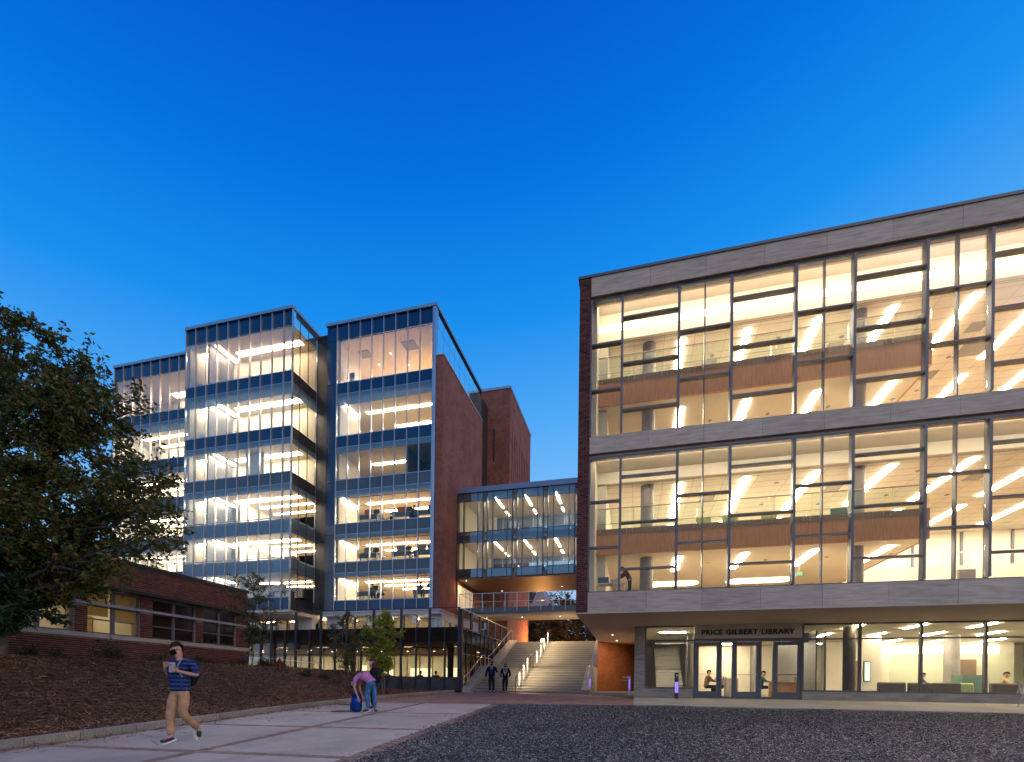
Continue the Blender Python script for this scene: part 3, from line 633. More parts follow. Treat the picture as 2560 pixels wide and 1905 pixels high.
# ================================================================ glass tower block (three stepped bays)
SILL = [23.73, 19.6, 16.2, 12.78, 9.78, 6.82]; SPB = [22.89, 18.75, 15.34, 11.96, 8.98, 5.87]; FRB = [22.0, 18.3, 14.82, 11.68, 8.72, 5.6]
TOPZ, PARZ = 28.42, 27.1
def tower(name, label, xa, xb, yf, xs, solid, topgl, back, side=None):
    t = thing(name, ((xa + xb) / 2, yf, 5.87), label, 'building')
    zt = PARZ
    for a, b in zip(xs, xs[1:]):
        p0, p1 = a + .03, b - .03
        box('parapet_panel', p0, p1, yf + .05, yf + .09, PARZ + .02, TOPZ - .15, SPAND, t)
        for k in range(6):
            head = PARZ if k == 0 else SPB[k - 1]; fb = head if k == 0 else FRB[k - 1]
            if not solid[k - 1] and k: head = SILL[k - 1] - .06; fb = FRB[k - 1]
            box('glass_pane', p0, p1, yf + .05, yf + .066, SILL[k] + .04, fb, GLTOP if (k == 0 and topgl) else GLT, t)
            if k: box('frosted_pane', p0, p1, yf + .05, yf + .068, fb + .004, head - .02, FROST, t)
            if solid[k]: box('spandrel_panel', p0, p1, yf + .05, yf + .09, SPB[k] + .02, SILL[k] - .02, SPAND if k in (0, 1) else SPANDG if k != 5 else SPAND, t)
    for x in xs: box('mullion', x - .028, x + .028, yf - .06, yf + .10, SPB[5], TOPZ - .15, MULL, t)
    for k in range(6):
        m = MB(); m.box(xs[0] + .03, xs[-1] - .03, yf + .02, yf + .1, SILL[k] - .018, SILL[k] + .038); 
        if solid[k]: m.box(xs[0] + .03, xs[-1] - .03, yf + .04, yf + .1, SPB[k] - .02, SPB[k] + .018)
        m.build('transom', MULL, t)
    m = MB(); m.box(xa - .06, xb + .06, yf - .1, yf + .35, TOPZ - .148, TOPZ + .08); m.box(xb - .3, xb + .06, yf + .35, back, TOPZ - .148, TOPZ + .08); m.build('roof_cap', CAPM, t)
    m = MB(); m.box(xa, xb, yf + .35, back, TOPZ - .6, TOPZ - .16); m.box(xa + .02, xb - .02, yf + .14, yf + .2, PARZ + .1, TOPZ - .16); m.build('roof_slab', DKSLAB, t)
    return t
def floorbox(t, xa, xb, yf, depth, k, strips, lowest=False, dark=False, top=False):
    """one storey: floor, ceiling, walls and its ceiling lights (strips: list of (x0,x1,y offset,width))"""
    z0 = SILL[k] - .12; z1 = (PARZ if k == 0 else SPB[k - 1]) - .02
    m = MB(); m.box(xa, xb, yf + .14, yf + depth, SPB[k] + .05, z0); m.build('floor_slab', FLOORM, t)
    m = MB(); m.box(xa, xb, yf + .14, yf + depth, z1 - .3 if k else z1, z1 + .001); m.build('ceiling', CEIL, t)
    cz = z1 - .3 if k else z1
    m = MB(); m.box(xa, xb, yf + depth, yf + depth + .1, z0, cz); m.box(xa, xa + .1, yf + .2, yf + depth, z0, cz)
    m.build('back_wall', CREAM, t)
    for a, b, dy, wd in strips: box('light_strip', a, b, yf + dy, yf + dy + wd, cz - .04, cz - .004, STRIPW, t)
    return z0, cz

X3 = [-22.74 + i * 1.0 for i in range(9)]; X3[-1] = -14.70
t3 = tower('glass_tower', 'right hand glass tower with brick side wall and blue spandrel bands', -23.67, -14.45, 32.75, X3, [1] * 6, True, 43.4)
for a, b in [(TOPZ - .2, PARZ)] + [(PARZ, SILL[0])] + [q for k in range(5) for q in ((SILL[k], SPB[k]), (SPB[k], SILL[k + 1]))] + [(SILL[5], SPB[5])]:
    box('edge_panel', -23.67, -22.78, 32.80, 32.84, b + .012, a - .012, SPAND if a > 15 else SPANDG, t3)
box('corner_trim', -14.66, -14.45, 32.70, 32.95, SPB[5], TOPZ - .15, MULL, t3)
STR3 = [[], [(-21.5, -15.2, 2.2, .25), (-20, -15.2, 4.6, .25)], [(-21, -17.2, 2.5, .25)], [(-21.2, -15.5, 2.0, .25), (-20.6, -15.2, 3.8, .25), (-20, -15.2, 6.0, .25)], [(-21.2, -15.5, 2.0, .22), (-20.4, -15.2, 3.6, .22), (-19.6, -15.2, 5.2, .22), (-19.5, -15.2, 6.8, .22)], [(-21.2, -15.5, 2.0, .2), (-20.4, -15.2, 3.6, .2), (-19.6, -15.2, 5.2, .2), (-19.5, -15.2, 7.0, .2)]]
for k in range(6):
    z0, cz = floorbox(t3, -23.6, -14.6, 32.75, 9, k, STR3[k])
    box('inner_wall', -22.7, -22.6, 33.0, 35.8, z0, cz - .001, WHITE, t3)
    box('light_strip', -22.5, -22.44, 33.3, 35.4, cz - .05, cz - .004, STRIPW, t3) if k in (1, 3, 4, 5) else None
    if k == 0:
        m = MB(); m.box(-21.9, -21.0, 34.2, 35.0, cz - .06, cz - .002); m.box(-18.0, -16.9, 34.0, 35.0, cz - .06, cz - .002); m.build('ceiling_grille', COLM, t3)
        for x, y in ((-21, 36), (-19.4, 35), (-18.6, 36.6), (-16.8, 35), (-20.2, 37.5), (-17.6, 38)): m = MB(); m.lathe((x, y, cz - .03), [(.07, 0), (.07, .026)], 10); m.build('downlight', DOT, t3)
        box('light_strip', -22.0, -15.4, 38.6, 39.6, cz - .04, cz - .003, emit('added_top_floor_light', (1, .87, .64), 150), t3)  # added strip out of view, put in to brighten the top storey
    if k == 2: m = MB(); m.box(-17.0, -16.86, 33.3, 36, z0, cz - .002); m.box(-16.86, -14.7, 35.9, 36, z0, cz - .002); m.build('partition', FRAME, t3)
    if k >= 3: m = MB(); [m.box(-22, -15, 33.4 + 1.6 * q, 33.45 + 1.6 * q, cz - .03, cz - .001) for q in range(4)]; m.build('ceiling_joint', COLM, t3)
# brick slab wall at its right and the glass above
m = MB(); m.box(-14.44, -13.87, 32.75, 41.95, 6.28, 24.62); m.build('brick_side_wall', BRK, t3)
m = MB(); m.box(-14.46, -13.82, 32.72, 42.0, 24.622, 24.70); m.build('wall_coping', PALE, t3)
m = MB(); m.box(-14.60, -14.53, 32.9, 43.4, 24.7, TOPZ - .2); m.build('side_backing', DKSLAB, t3)
for i in range(9):
    for a, b in ((24.72, 26.9), (26.92, TOPZ - .16)):
        box('side_glass_pane', -14.52, -14.45, 32.98 + i * 1.16, 32.98 + (i + 1) * 1.16 - .03, a, b, mat('reflecting_glass', (.42, .78, .92), .04, .95, var=.05, spec=1) if 'reflecting_glass' not in MATS else MATS['reflecting_glass'], t3)
m = MB(); m.box(-23.6, -13.87, 33.4, 42, 3.88, 5.6); 
m = MB(); m.box(-23.67, -13.87, 32.62, 42, 5.62, 5.86); m.box(-23.7, -13.80, 32.55, 42, 5.87, 5.96); m.build('stone_ledge', PALE, t3)
m = MB(); m.box(-23.67, -13.87, 41.9, 42.1, 3.9, 24.6); m.box(-14.45, -13.88, 32.75, 42, 5.961, 6.279); m.build('rear_wall', BRK, t3)

X2 = [-34.88 + i * 1.0 for i in range(10)] + [-24.99]; X2[1:10] = [-33.93, -32.88, -31.88, -30.84, -29.84, -28.81, -27.8, -26.78, -25.74]
t2 = tower('glass_tower', 'middle glass tower standing forward of its neighbours with glowing corner windows', -34.9, -24.97, 30.5, X2, [1, 1, 1, 0, 0, 1], True, 33.9)
ys = [30.56, 31.34, 32.28, 33.3]
for a, b in zip(ys, ys[1:]):
    box('side_parapet_panel', -25.02, -24.98, a + .02, b - .02, PARZ + .02, TOPZ - .15, MATS['reflecting_glass'], t2)
    for k in range(6):
        head = PARZ if k == 0 else SPB[k - 1]; fb = head if k == 0 else FRB[k - 1]
        box('glass_pane', -25.0, -24.985, a + .02, b - .02, SILL[k] + .04, fb, GLTOP if k == 0 else GLT, t2)
        if k: box('frosted_pane', -25.0, -24.984, a + .02, b - .02, fb + .004, head - .02, FROST, t2)
        box('spandrel_panel', -25.02, -24.98, a + .02, b - .02, SPB[k] + .02, SILL[k] - .02, DKSLAB if k not in (3, 4) else FROST, t2)
for y in ys[1:]: box('mullion', -25.02, -24.96, y - .018, y + .018, SPB[5], TOPZ - .15, DARKF if y < 33.2 else MULL, t2)
m = MB(); m.box(-24.97, -23.6, 33.35, 33.7, 5.9, TOPZ - .5); m.box(-25, -23.6, 33.3, 33.8, TOPZ - .5, TOPZ - .3); m.build('recessed_wall', DKSLAB, t2)
for k in range(6):
    s = [(-31.6, -25.6, 1.55, .45)] if k < 5 else []
    z0, cz = floorbox(t2, -34.8, -25.05, 30.5, 2.75 if k < 3 else 6, k, s)
    m = MB(); m.box(-33.0, -32.85, 30.75, 33.1, z0, cz - .001); m.build('partition', FRAME, t2)
    box('light_strip', -34.6, -33.3, 31.6, 31.95, cz - .04, cz - .004, STRIPW, t2)
    box('light_strip', -32.6, -32.3, 31.0, 33.0, cz - .05, cz - .004, STRIPW, t2)
    if k >= 3:
        box('light_strip', -30.5, -25.6, 33.6, 33.85, cz - .04, cz - .004, STRIPW, t2); box('light_strip', -30.5, -25.6, 35.2, 35.4, cz - .04, cz - .004, STRIPW, t2)
        box('inner_wall', -31.2, -31.1, 32.2, 36.4, z0, cz - .001, WHITE, t2)
    if k == 2: m = MB(); m.box(-30.0, -28.3, 31.5, 31.6, z0, cz - .002); m.build('inner_wall', WHITE, t2)
    if k == 4:
        m = MB(); m.prism([(-30.8, 33.0), (-26.4, 33.0), (-26.4, 33.2), (-30.8, 33.2)], lambda x, y: z0 + 1.75 - (x + 30.8) * .33, lambda x, y: z0 + 2.55 - (x + 30.8) * .33); m.build('stair_parapet', WHITE, t2)
        box('exit_sign', -27.4, -27.15, 32.9, 32.94, cz - .75, cz - .5, GREEN, t2)
        box('counter', -25.9, -25.1, 31, 31.5, z0, z0 + .35, WOOD, t2)
    if k == 5:
        m = MB(); m.prism([(-31.5, 32.6), (-25.6, 32.6), (-25.6, 32.8), (-31.5, 32.8)], lambda x, y: z0 + .5, lambda x, y: cz - .01 - max(0, (x + 30.5)) * .16); m.build('stair_parapet', WHITE, t2)
m = MB(); m.box(-34.9, -24.97, 30.52, 38, 5.60, 5.85); m.build('underside', SOFF, t2)
m = MB(); m.box(-47.5, -24.5, 36.5, 43, 3.9, 28.2); m.build('core', DKSLAB, t2)

X1 = [-45.35 + i * 1.03 for i in range(11)]
t1 = tower('glass_tower', 'left hand glass tower half hidden behind the big tree', -45.4, -34.95, 32.7, X1, [1] * 6, True, 36)
for k in range(6):
    s = [(-44, -35.2, 1.6, .22), (-44, -35.2, 3.0, .22)] if k else [(-42, -36, 2.6, .6)]
    floorbox(t1, -45.3, -35, 32.7, 3.7, k, s)
m = MB(); m.box(-45.4, -45.3, 32.72, 43, 3.9, TOPZ); m.build('end_wall', DKSLAB, t1)

# terrace storey below the towers
ter = thing('terrace_storey', (-25, 34, 3.88), 'low lit storey with blinds below the glass towers, opening on the roof terrace', 'building')
m = MB(); m.box(-46, -13.9, 36.5, 36.7, 3.88, 5.62); m.build('back_wall', CREAM, ter)
def winrow(x0, x1, y, z0, z1, step, parent, depth=.6):
    n = max(1, round((x1 - x0) / step)); s = (x1 - x0) / n
    for i in range(n):
        a = x0 + i * s; box('window_frame', a - .05, a + .05, y - .04, y + .08, z0, z1, FRAME, parent)
        box('glass_pane', a + .05, a + s - .05, y, y + .014, z0, z1 - .001, GLT, parent)
    box('window_frame', x1 - .05, x1 + .05, y - .04, y + .08, z0, z1, FRAME, parent)
    for i in range(n):
        a = x0 + i * s; me_ = MB()
        for q in range(int((z1 - z0) / .16)): me_.box(a + .07, a + s - .07, y + .24, y + .26, z0 + q * .16, z0 + q * .16 + .135)
        me_.build('blind', MATS.get('blind') or emit_blind, parent)
emit_blind = leafmat('blind', [(.85, .72, .48), (.8, .68, .45)])
winrow(-22.3, -14.9, 33.3, 4.3, 5.60, 1.05, ter)
winrow(-34.8, -26.4, 33.3, 4.1, 5.45, 1.05, ter)
winrow(-24.9, -23.8, 33.9, 4.1, 5.6, 1.0, ter)
m = MB(); m.box(-14.8, -13.88, 33.2, 33.5, 3.88, 5.61); m.box(-23.7, -22.4, 33.2, 33.5, 3.88, 5.61); m.box(-26.3, -25.0, 33.2, 33.6, 3.88, 5.6); m.box(-22.4, -14.8, 33.25, 33.5, 3.88, 4.29); m.box(-34.8, -26.4, 33.25, 33.5, 3.88, 4.09); m.box(-34.8, -26.3, 33.25, 33.5, 5.46, 5.59)
m.build('stone_wall', PALE, ter)
m = MB(); m.box(-13.95, -13.87, 33.5, 42, 3.88, 4.5); m.box(-13.95, -13.87, 33.5, 42, 5.25, 5.61); m.box(-13.95, -13.87, 40, 42, 4.5, 5.25); m.build('side_wall', PALE, ter)
for i in range(5): box('glass_pane', -13.92, -13.905, 33.6 + i * 1.28, 34.8 + i * 1.28, 4.5, 5.25, GLT, ter); box('window_frame', -13.95, -13.86, 34.8 + i * 1.28, 34.88 + i * 1.28, 4.5, 5.25, FRAME, ter)
for i in range(7): box('light_strip', -34 + i * 2.9, -32.6 + i * 2.9, 34.6, 34.75, 5.50, 5.54, STRIPW, ter)
# white terrace furniture
def terr_chair(x, y, rz, label):
    t = thing('terrace_chair', (x, y, 3.98), label, 'chair', 'white metal chairs on the roof terrace')
    m = MB(); m.box(x - .21, x + .21, y - .21, y + .21, 4.42, 4.44); m.build('seat', WHITE, t)
    m = MB()
    for q in range(8): m.box(x - .2 + q * .055, x - .18 + q * .055, y + .19, y + .205, 4.44, 4.9)
    m.box(x - .22, x + .22, y + .185, y + .21, 4.9, 4.93); m.build('backrest', WHITE, t)
    for a in (-.19, .19):
        for b in (-.19, .19): m = MB(); m.bar((x + a, y + b, 3.98), (x + a, y + b, 4.43), .012); m.build('leg', WHITE, t)
    t.rotation_euler.z = rz; return t
def terr_table(x, y, label, w_=.45):
    t = thing('terrace_table', (x, y, 3.98), label, 'table', 'white tables on the roof terrace')
    m = MB(); m.box(x - w_, x + w_, y - w_, y + w_, 4.70, 4.73); m.build('tabletop', WHITE, t)
    for a in (-1, 1):
        for b in (-1, 1): m = MB(); m.bar((x + a * w_ * .85, y + b * w_ * .85, 3.98), (x + a * w_ * .85, y + b * w_ * .85, 4.7), .018); m.build('leg', WHITE, t)
terr_table(-12.9, 29.0, 'white square table on the roof terrace near the corner post', .6); terr_chair(-13.9, 28.9, 1.4, 'white chair left of the white table on the roof terrace')
terr_chair(-11.6, 29.0, -1.2, 'white high backed chair right of the table on the roof terrace'); terr_chair(-17.6, 29.2, .2, 'lone white chair in front of the lit blinds on the terrace')
terr_table(-11.2, 31.5, 'low white table behind the corner post on the terrace', .4); terr_chair(-10.6, 33.0, -.6, 'white chair farthest back beside the terrace rail')
terr_table(-28.5, 29.5, 'white table on the terrace under the middle tower', .5); terr_chair(-29.6, 29.3, .4, 'white chair left of the table under the middle tower'); terr_chair(-27.4, 29.4, -.5, 'white chair right of the table under the middle tower'); terr_chair(-30.8, 29.3, .9, 'white chair at the far left end of the terrace')

# ================================================================ pavilion
pav = thing('glass_pavilion', (-17, 27, .1), 'single storey glass pavilion with dark parapet beside the steps', 'building')
YP = 26.5; PX = [-9.96 - .925 * k for k in range(17)]
m = MB(); m.box(-25, -9.93, YP - .02, YP + .3, -.3, .86); m.box(-10.2, -9.93, YP + .3, 37.4, -.3, .6); m.build('base_wall', BASEM, pav)
for a, b in zip(PX[1:], PX):
    box('parapet_panel', a + .02, b - .02, YP + .02, YP + .05, 3.0, 3.82, BRONZEG, pav)
    box('glass_pane', a + .02, b - .02, YP + .02, YP + .034, .9, 2.22, GLP, pav); box('glass_pane', a + .02, b - .02, YP + .02, YP + .034, 2.26, 2.98, GLP, pav)
for k, x in enumerate(PX):
    if k % 2 == 0: box('post', x - .06, x + .06, YP - .22, YP - .08, .05, 4.93, PFRAME, pav)
    else: box('mullion', x - .035, x + .035, YP - .10, YP + .06, .3, 3.82, PFRAME, pav)
m = MB(); m.box(-25, -9.9, YP - .19, YP - .12, 4.93, 4.985); m.build('top_rail', PFRAME, pav)
m = MB(); m.box(-25, -9.96, YP, YP + .06, 2.22, 2.255); m.box(-25, -9.96, YP, YP + .06, 2.98, 3.0); m.box(-25, -9.96, YP - .02, YP + .08, .862, .9); m.box(-25, -9.9, YP, YP + .08, 3.822, 3.85); m.build('transom', DARKF, pav)
SY = [26.6] + [27.56 + .9 * k for k in range(11)]
for a, b in zip(SY, SY[1:]):
    box('side_parapet_panel', -9.96, -9.93, a + .02, b - .02, 3.0, 3.78, BRONZEG, pav)
    box('glass_pane', -9.96, -9.946, a + .02, b - .02, .62, 2.28, GLPS, pav); box('glass_pane', -9.96, -9.946, a + .02, b - .02, 2.32, 2.98, GLPS, pav)
    box('mullion', -9.97, -9.89, b - .02, b + .02, .6, 3.82, PFRAME, pav)
for y0, y1 in ((26.45, 26.89), (28.16, 28.53), (29.82, 30.22), (31.5, 32.0), (33.24, 33.74), (34.97, 35.5), (36.58, 37.0)):
    box('post', -9.93, -9.83, y0, y0 + .26, 3.86 if y0 > 27 else .0, 4.9, PFRAME, pav)
m = MB(); m.box(-9.92, -9.86, 26.7, 37.4, 4.91, 4.965); m.build('top_rail', RAILM, pav)
m = MB()
for q in range(8): m.bar((-9.88, 28.2, 3.95 + q * .12), (-9.88, 37.2, 3.95 + q * .12), .006, 4)
m.build('cable', RAILM, pav)
m = MB(); m.box(-46, -9.98, YP + .1, 36.5, 3.55, 3.86); m.box(-46, -9.98, YP + .1, 36.4, 2.98, 3.0); m.build('roof_slab', CONC, pav)
m = MB(); m.box(-46, -9.98, YP + .12, 36.4, 2.90, 2.975); m.build('ceiling', mat('brown_ceiling', (.34, .26, .17), .8, var=.05), pav)
m = MB(); m.box(-46, -9.98, YP + .3, 36.4, -.1, .02); m.build('floor', MATS['lobby_floor'], pav)
m = MB(); m.box(-46, -10, 36.3, 36.4, .02, 2.9); m.box(-46, -45.9, YP, 36.4, 0, 2.9); m.box(-10.3, -10.05, 33, 36.3, 0, 2.9); m.build('back_wall', CREAM, pav)
for x, y in ((-11.2, 28.2), (-18.2, 28.4), (-24.5, 28.4)):
    m = MB(); m.lathe((x, y, .02), [(.19, 0), (.19, 2.88)], 20); m.build('column', COLD if x > -15 else COLM, pav)
YI = 30.5; m = MB()
for k in range(22):
    x = -10.6 - k * .95; m.box(x - .03, x + .03, YI, YI + .06, .02, 2.4)
m.box(-32, -10.3, YI, YI + .06, 2.36, 2.42); m.box(-32, -10.3, YI - .01, YI + .07, 2.42, 2.9); m.build('inner_glazing_frame', MATS['brown_ceiling'], pav)
box('inner_glass', -32, -10.3, YI + .02, YI + .03, .02, 2.36, GLR, pav)
pd = 0
for k in range(11):
    for j in range(2):
        x = -11.4 - k * 1.9 + j * .6; y = 27.6 + j * 1.5
        m = MB(); m.bar((x, y, 2.72), (x, y, 2.9), .01, 6); m.lathe((x, y, 2.60), [(.02, .12), (.07, .04), (.07, .0)][::-1], 12); m.build('pendant_shade', WHITE, pav)
        m = MB(); m.lathe((x, y, 2.585), [(.06, 0), (.06, .012)], 12); m.build('pendant_bulb', DOT, pav)
m = MB()
for k in range(7): m.bar((-10.5 - k * 3, 26.8, 2.82), (-13 - k * 3, 30.4, 2.82), .03, 5)
m.bar((-30, 28.2, 2.78), (-10.2, 28.2, 2.78), .04, 6); m.build('ceiling_pipe', COLM, pav)
for a, b, z0, z1 in ((-17.6, -15.8, .6, 1.7), (-14.6, -12.6, .7, 1.75), (-22.2, -21.6, 1.0, 1.9), (-20, -19.2, .7, 1.6), (-27, -25.5, .7, 1.6)):
    box('lit_wall_panel', a, b, 35.6, 35.7, z0, z1, emit('lit_panel', (1, .85, .6), 1.6) if 'lit_panel' not in MATS else MATS['lit_panel'], pav)
for k in range(11): box('light_strip', -11.5 - k * 2.3, -11.4 - k * 2.3, 31.2, 34.8, 2.86, 2.89, STRIPW, pav)
for k in range(6): box('light_strip', -12 - k * 3.2, -11.2 - k * 3.2, 29.2, 29.32, 2.87, 2.89, STRIPW, pav)
box('exit_sign', -10.3, -10.28, 28.9, 29.15, 2.2, 2.32, GREEN, pav)
m = MB()
for k in range(4): m.box(-12.6 - k * 3.1, -11.2 - k * 3.1, 28.6, 29.2, .75, .79)
m.build('counter', WOOD, pav)
# red standpipe and guard rail by the pavilion
m = MB(); hx, hy = -16.05, 19.0; hz = 1.05
st = thing('standpipe', (hx, hy, hz), 'red fire standpipe on the mulch slope in front of the pavilion', 'standpipe')
RED = mat('red_paint', (.14, .012, .010), .45)
m.lathe((hx, hy, hz - .05), [(.08, 0), (.08, .42), (.1, .43), (.1, .47), (.06, .55), (.02, .6)], 14); m.build('barrel', RED, st)
for s in (-1, 1): m = MB(); m.bar((hx, hy, hz + .32), (hx + s * .17, hy - .05, hz + .32), .045, 10); m.build('outlet', RED, st)
gr = thing('guard_rail', (-18, 25, .6), 'thin steel guard rail between mulch slope and pavilion glass', 'railing')
m = MB(); m.bar((-24.6, 26.1, 2.17), (-19.0, 26.1, 1.63), .022); m.bar((-19.0, 26.1, 1.63), (-19.0, 26.1, .5), .022); m.build('top_rail', RAILM, gr)
for k in range(5): m = MB(); m.bar((-24 + k * 1.2, 26.1, .2), (-24 + k * 1.2, 26.1, 2.11 - .116 * k), .018); m.build('post', RAILM, gr)

# ================================================================ broad steps
stp = thing('staircase', (-6, 27, 0), 'broad concrete outdoor steps climbing in two flights between pavilion and library', 'staircase')
z = 0.01; y = 26.9; YS = []
for k in range(9): YS.append((y + .385 * k, .168))
for k in range(14): YS.append((31.6 + .42 * k, .1686))
zz = .01
for i, (ys_, h) in enumerate(YS):
    ye = YS[i + 1][0] if i + 1 < len(YS) else 37.49
    zz += h
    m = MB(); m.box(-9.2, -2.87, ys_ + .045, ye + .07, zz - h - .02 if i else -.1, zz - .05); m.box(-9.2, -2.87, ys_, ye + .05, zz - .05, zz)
    m.mi = [1] * 6 + [0] * 6; m.build('step', [STEPM, RISERSH], stp)
m = MB(); m.box(-9.15, -2.9, 27.3, 37.4, -.1, .1); m.build('stair_base', CONC, stp)
def cheek(x0, x1, nm):
    m = MB(); prof = [(26.45, .02), (26.45, .26), (26.75, .30), (29.75, 1.68), (31.1, 1.72), (37.1, 4.03), (37.6, 4.03), (37.6, 3.2), (37.6, .0), (26.45, -.1)]
    n = len(prof); k = len(m.v); m.v += [(x0, a, b) for a, b in prof] + [(x1, a, b) for a, b in prof]
    m.f.append(tuple(range(k, k + n))); m.f.append(tuple(reversed(range(k + n, k + 2 * n))))
    for i in range(n): j = (i + 1) % n; m.f.append((k + j, k + i, k + n + i, k + n + j))
    m.mi += [0] * (n + 2); m.build(nm, CONC, stp)
cheek(-9.78, -9.205, 'cheek_wall'); cheek(-2.865, -2.4, 'cheek_wall')
def railing(x, label, led=False, right=False):
    t = thing('handrail', (x, 27, 0), label, 'handrail', 'steel handrails of the broad steps')
    a = [(26.0, .02), (26.0, .92), (26.3, .94), (29.45, 2.37), (29.95, 2.37), (30.0, 1.52)]
    b = [(30.7, 1.52), (30.7, 2.40), (31.1, 2.44), (36.5, 4.72), (37.1, 4.74), (37.15, 3.87)]
    if right: a = [(27.2, .05), (27.2, .95), (27.4, .97), (31.0, 2.5), (31.3, 2.5)]; b = []
    for pl in (a, b):
        if not pl: continue
        m = MB(); m.path([(x, p, q) for p, q in pl], .026, 8); m.build('rail', RAILM if not led else MATS['dark_bronze'], t)
        lo, hi = pl[2][0], pl[-3][0] if not right else pl[-2][0]
        n = 3 if pl is a else 4
        for k in range(n):
            yy_ = lo + (hi - lo) * (k + .65) / n
            # height of rail at yy_
            for (p0, q0), (p1, q1) in zip(pl, pl[1:]):
                if p0 <= yy_ <= p1 and p1 > p0: zt = q0 + (q1 - q0) * (yy_ - p0) / (p1 - p0)
            zb = zt - .98; m = MB(); m.box(x - .022, x + .022, yy_ - .012, yy_ + .012, zb, zt); m.build('post', RAILM, t)
            if led:
                m = MB(); m.box(x - .009, x + .009, yy_ - .024, yy_ - .014, zb + .2, zt - .03); m.build('led_strip', LEDM, t)
                li = bpy.data.lights.new('led_glow', 'AREA'); li.shape = 'RECTANGLE'; li.size = .02; li.size_y = .7; li.energy = 34; li.color = (1, .80, .48)
                lo_ = bpy.data.objects.new('led_glow', li); C.objects.link(lo_); lo_.parent = t
                lo_.location = Vector((x + .04, yy_ - .35, zt - .12)) - ORG[t]; lo_.rotation_euler = Vector((-.45, -.75, .45)).to_track_quat('Z', 'Y').to_euler()
    return t
mat('dark_bronze', (.10, .065, .04), .4, .6)
railing(-9.5, 'steel handrail along the left cheek wall of the steps'); railing(-6.45, 'bronze middle handrail of the steps with glowing lit posts', led=True)
railing(-2.6, 'short steel handrail at the right edge of the steps', right=True)
# side wall at the right edge, with call box and violet lit pole
sw = thing('side_wall', (-2.36, 29, .1), 'pale panelled wall along the right edge of the steps below the library', 'wall')
m = MB(); m.box(-2.39, -2.29, 28.6, 32.5, .1, 1.6); m.build('panel', PALE, sw); m = MB(); m.box(-2.41, -2.39, 29.0, 30.2, .5, 1.5); m.build('grille', DKSLAB, sw)
vp = thing('lit_post', (-2.42, 27.0, 0), 'slim post glowing violet at the right foot of the steps', 'post')
m = MB(); m.box(-2.46, -2.38, 26.96, 27.04, .02, 1.42); m.build('post_body', MULL, vp); m = MB(); m.box(-2.45, -2.39, 26.94, 26.955, .40, .85); m.build('light_panel', PURP, vp)

# ================================================================ bridge
br = thing('glass_bridge', (-8, 36, 8.85), 'two storey glazed footbridge joining tower and library above the steps', 'bridge')
YBR, YB2 = 36.0, 42.0
m = MB(); m.box(-14.0, -2.3, YBR - .12, YB2 + .1, 15.62, 16.02); m.build('roof_fascia', mat('bridge_fascia', (.17, .22, .33), .45, .3, var=.05), br)
m = MB(); m.box(-13.87, -2.3, YBR + .15, YB2 - .1, 12.02, 12.30); m.box(-13.87, -2.3, YBR + .15, YB2 - .1, 8.95, 9.3); m.build('floor_slab', FLOORM, br)
m = MB(); m.box(-13.87, -2.3, YBR + .15, YB2 - .1, 11.90, 12.018); m.box(-13.87, -2.3, YBR + .15, YB2 - .1, 15.5, 15.618); m.build('ceiling', CEIL, br)
m = MB(); m.box(-13.9, -2.3, YBR - .02, YB2 + .02, 8.78, 8.948); m.build('underside', COPPER, br)
GLBS = glass('bridge_spandrel_glass', (.25, .3, .38), .14, 1.2, 0, .5, (.05, .08, .14))
GLBF = glass('bridge_shade_glass', (.55, .57, .6), .08, 1, 0, .4, (.13, .18, .27))
mods = []; x = -13.85; seq = [(-13.85, -13.35, -12.16, -11.72)]
for k in range(1, 5): seq.append(tuple(-11.39 + 2.41 * (k - 1) + q for q in (0, .44, 1.64, 2.05)))
for i, q in enumerate(seq):
    cells = list(zip(q, q[1:])); yb = YBR
    nxt = seq[i + 1][0] if i + 1 < len(seq) else None
    if nxt: cells.append((q[-1], nxt))
    for j, (a, b) in enumerate(cells):
        if a > -2.4: continue
        b = min(b, -2.3); y0 = YBR if j < 3 else YBR + .35
        for lo, hi, mt, nm in ((8.9, 9.56, GLBS, 'spandrel_glass'), (9.6, 11.62, GLB, 'glass_pane'), (11.66, 12.52, GLBF, 'shade_glass'), (12.56, 14.9, GLB, 'glass_pane'), (14.92, 15.6, GLBF, 'shade_glass')):
            box(nm, a + .02, b - .02, y0, y0 + .015, lo, hi, mt, br)
        m = MB(); m.box(a + .02, b - .02, y0 - .02, y0 + .05, 9.56, 9.60); m.box(a + .02, b - .02, y0 - .02, y0 + .05, 12.52, 12.56); m.box(a + .02, b - .02, y0 - .02, y0 + .05, 8.86, 8.9); m.build('transom', DARKF, br)
    for x in q:
        if x < -2.35: box('mullion', x - .02, x + .02, YBR - .04, YBR + .36, 8.86, 15.61, DARKF, br)
    if nxt and q[-1] < -2.5: box('fin', q[-1] + .03, q[-1] + .06, YBR + .02, YBR + .36, 8.8, 15.61, MATS['bridge_fascia'], br)
for k in range(13):
    x = -13.6 + k * .93
    box('back_mullion', x - (.09 if k % 3 == 0 else .03), x + (.09 if k % 3 == 0 else .03), YB2 - .1, YB2, 8.95, 15.49, CREAM, br)
for lo, hi in ((9.3, 11.4), (12.3, 14.6)): box('back_glass', -13.8, -2.3, YB2 - .05, YB2 - .035, lo, hi, GLB, br)
m = MB(); m.box(-13.87, -2.3, YB2 - .08, YB2 - .02, 14.62, 15.49); m.box(-13.87, -2.3, YB2 - .08, YB2 - .02, 11.42, 11.89); m.build('back_panel', MATS['bridge_fascia'], br)
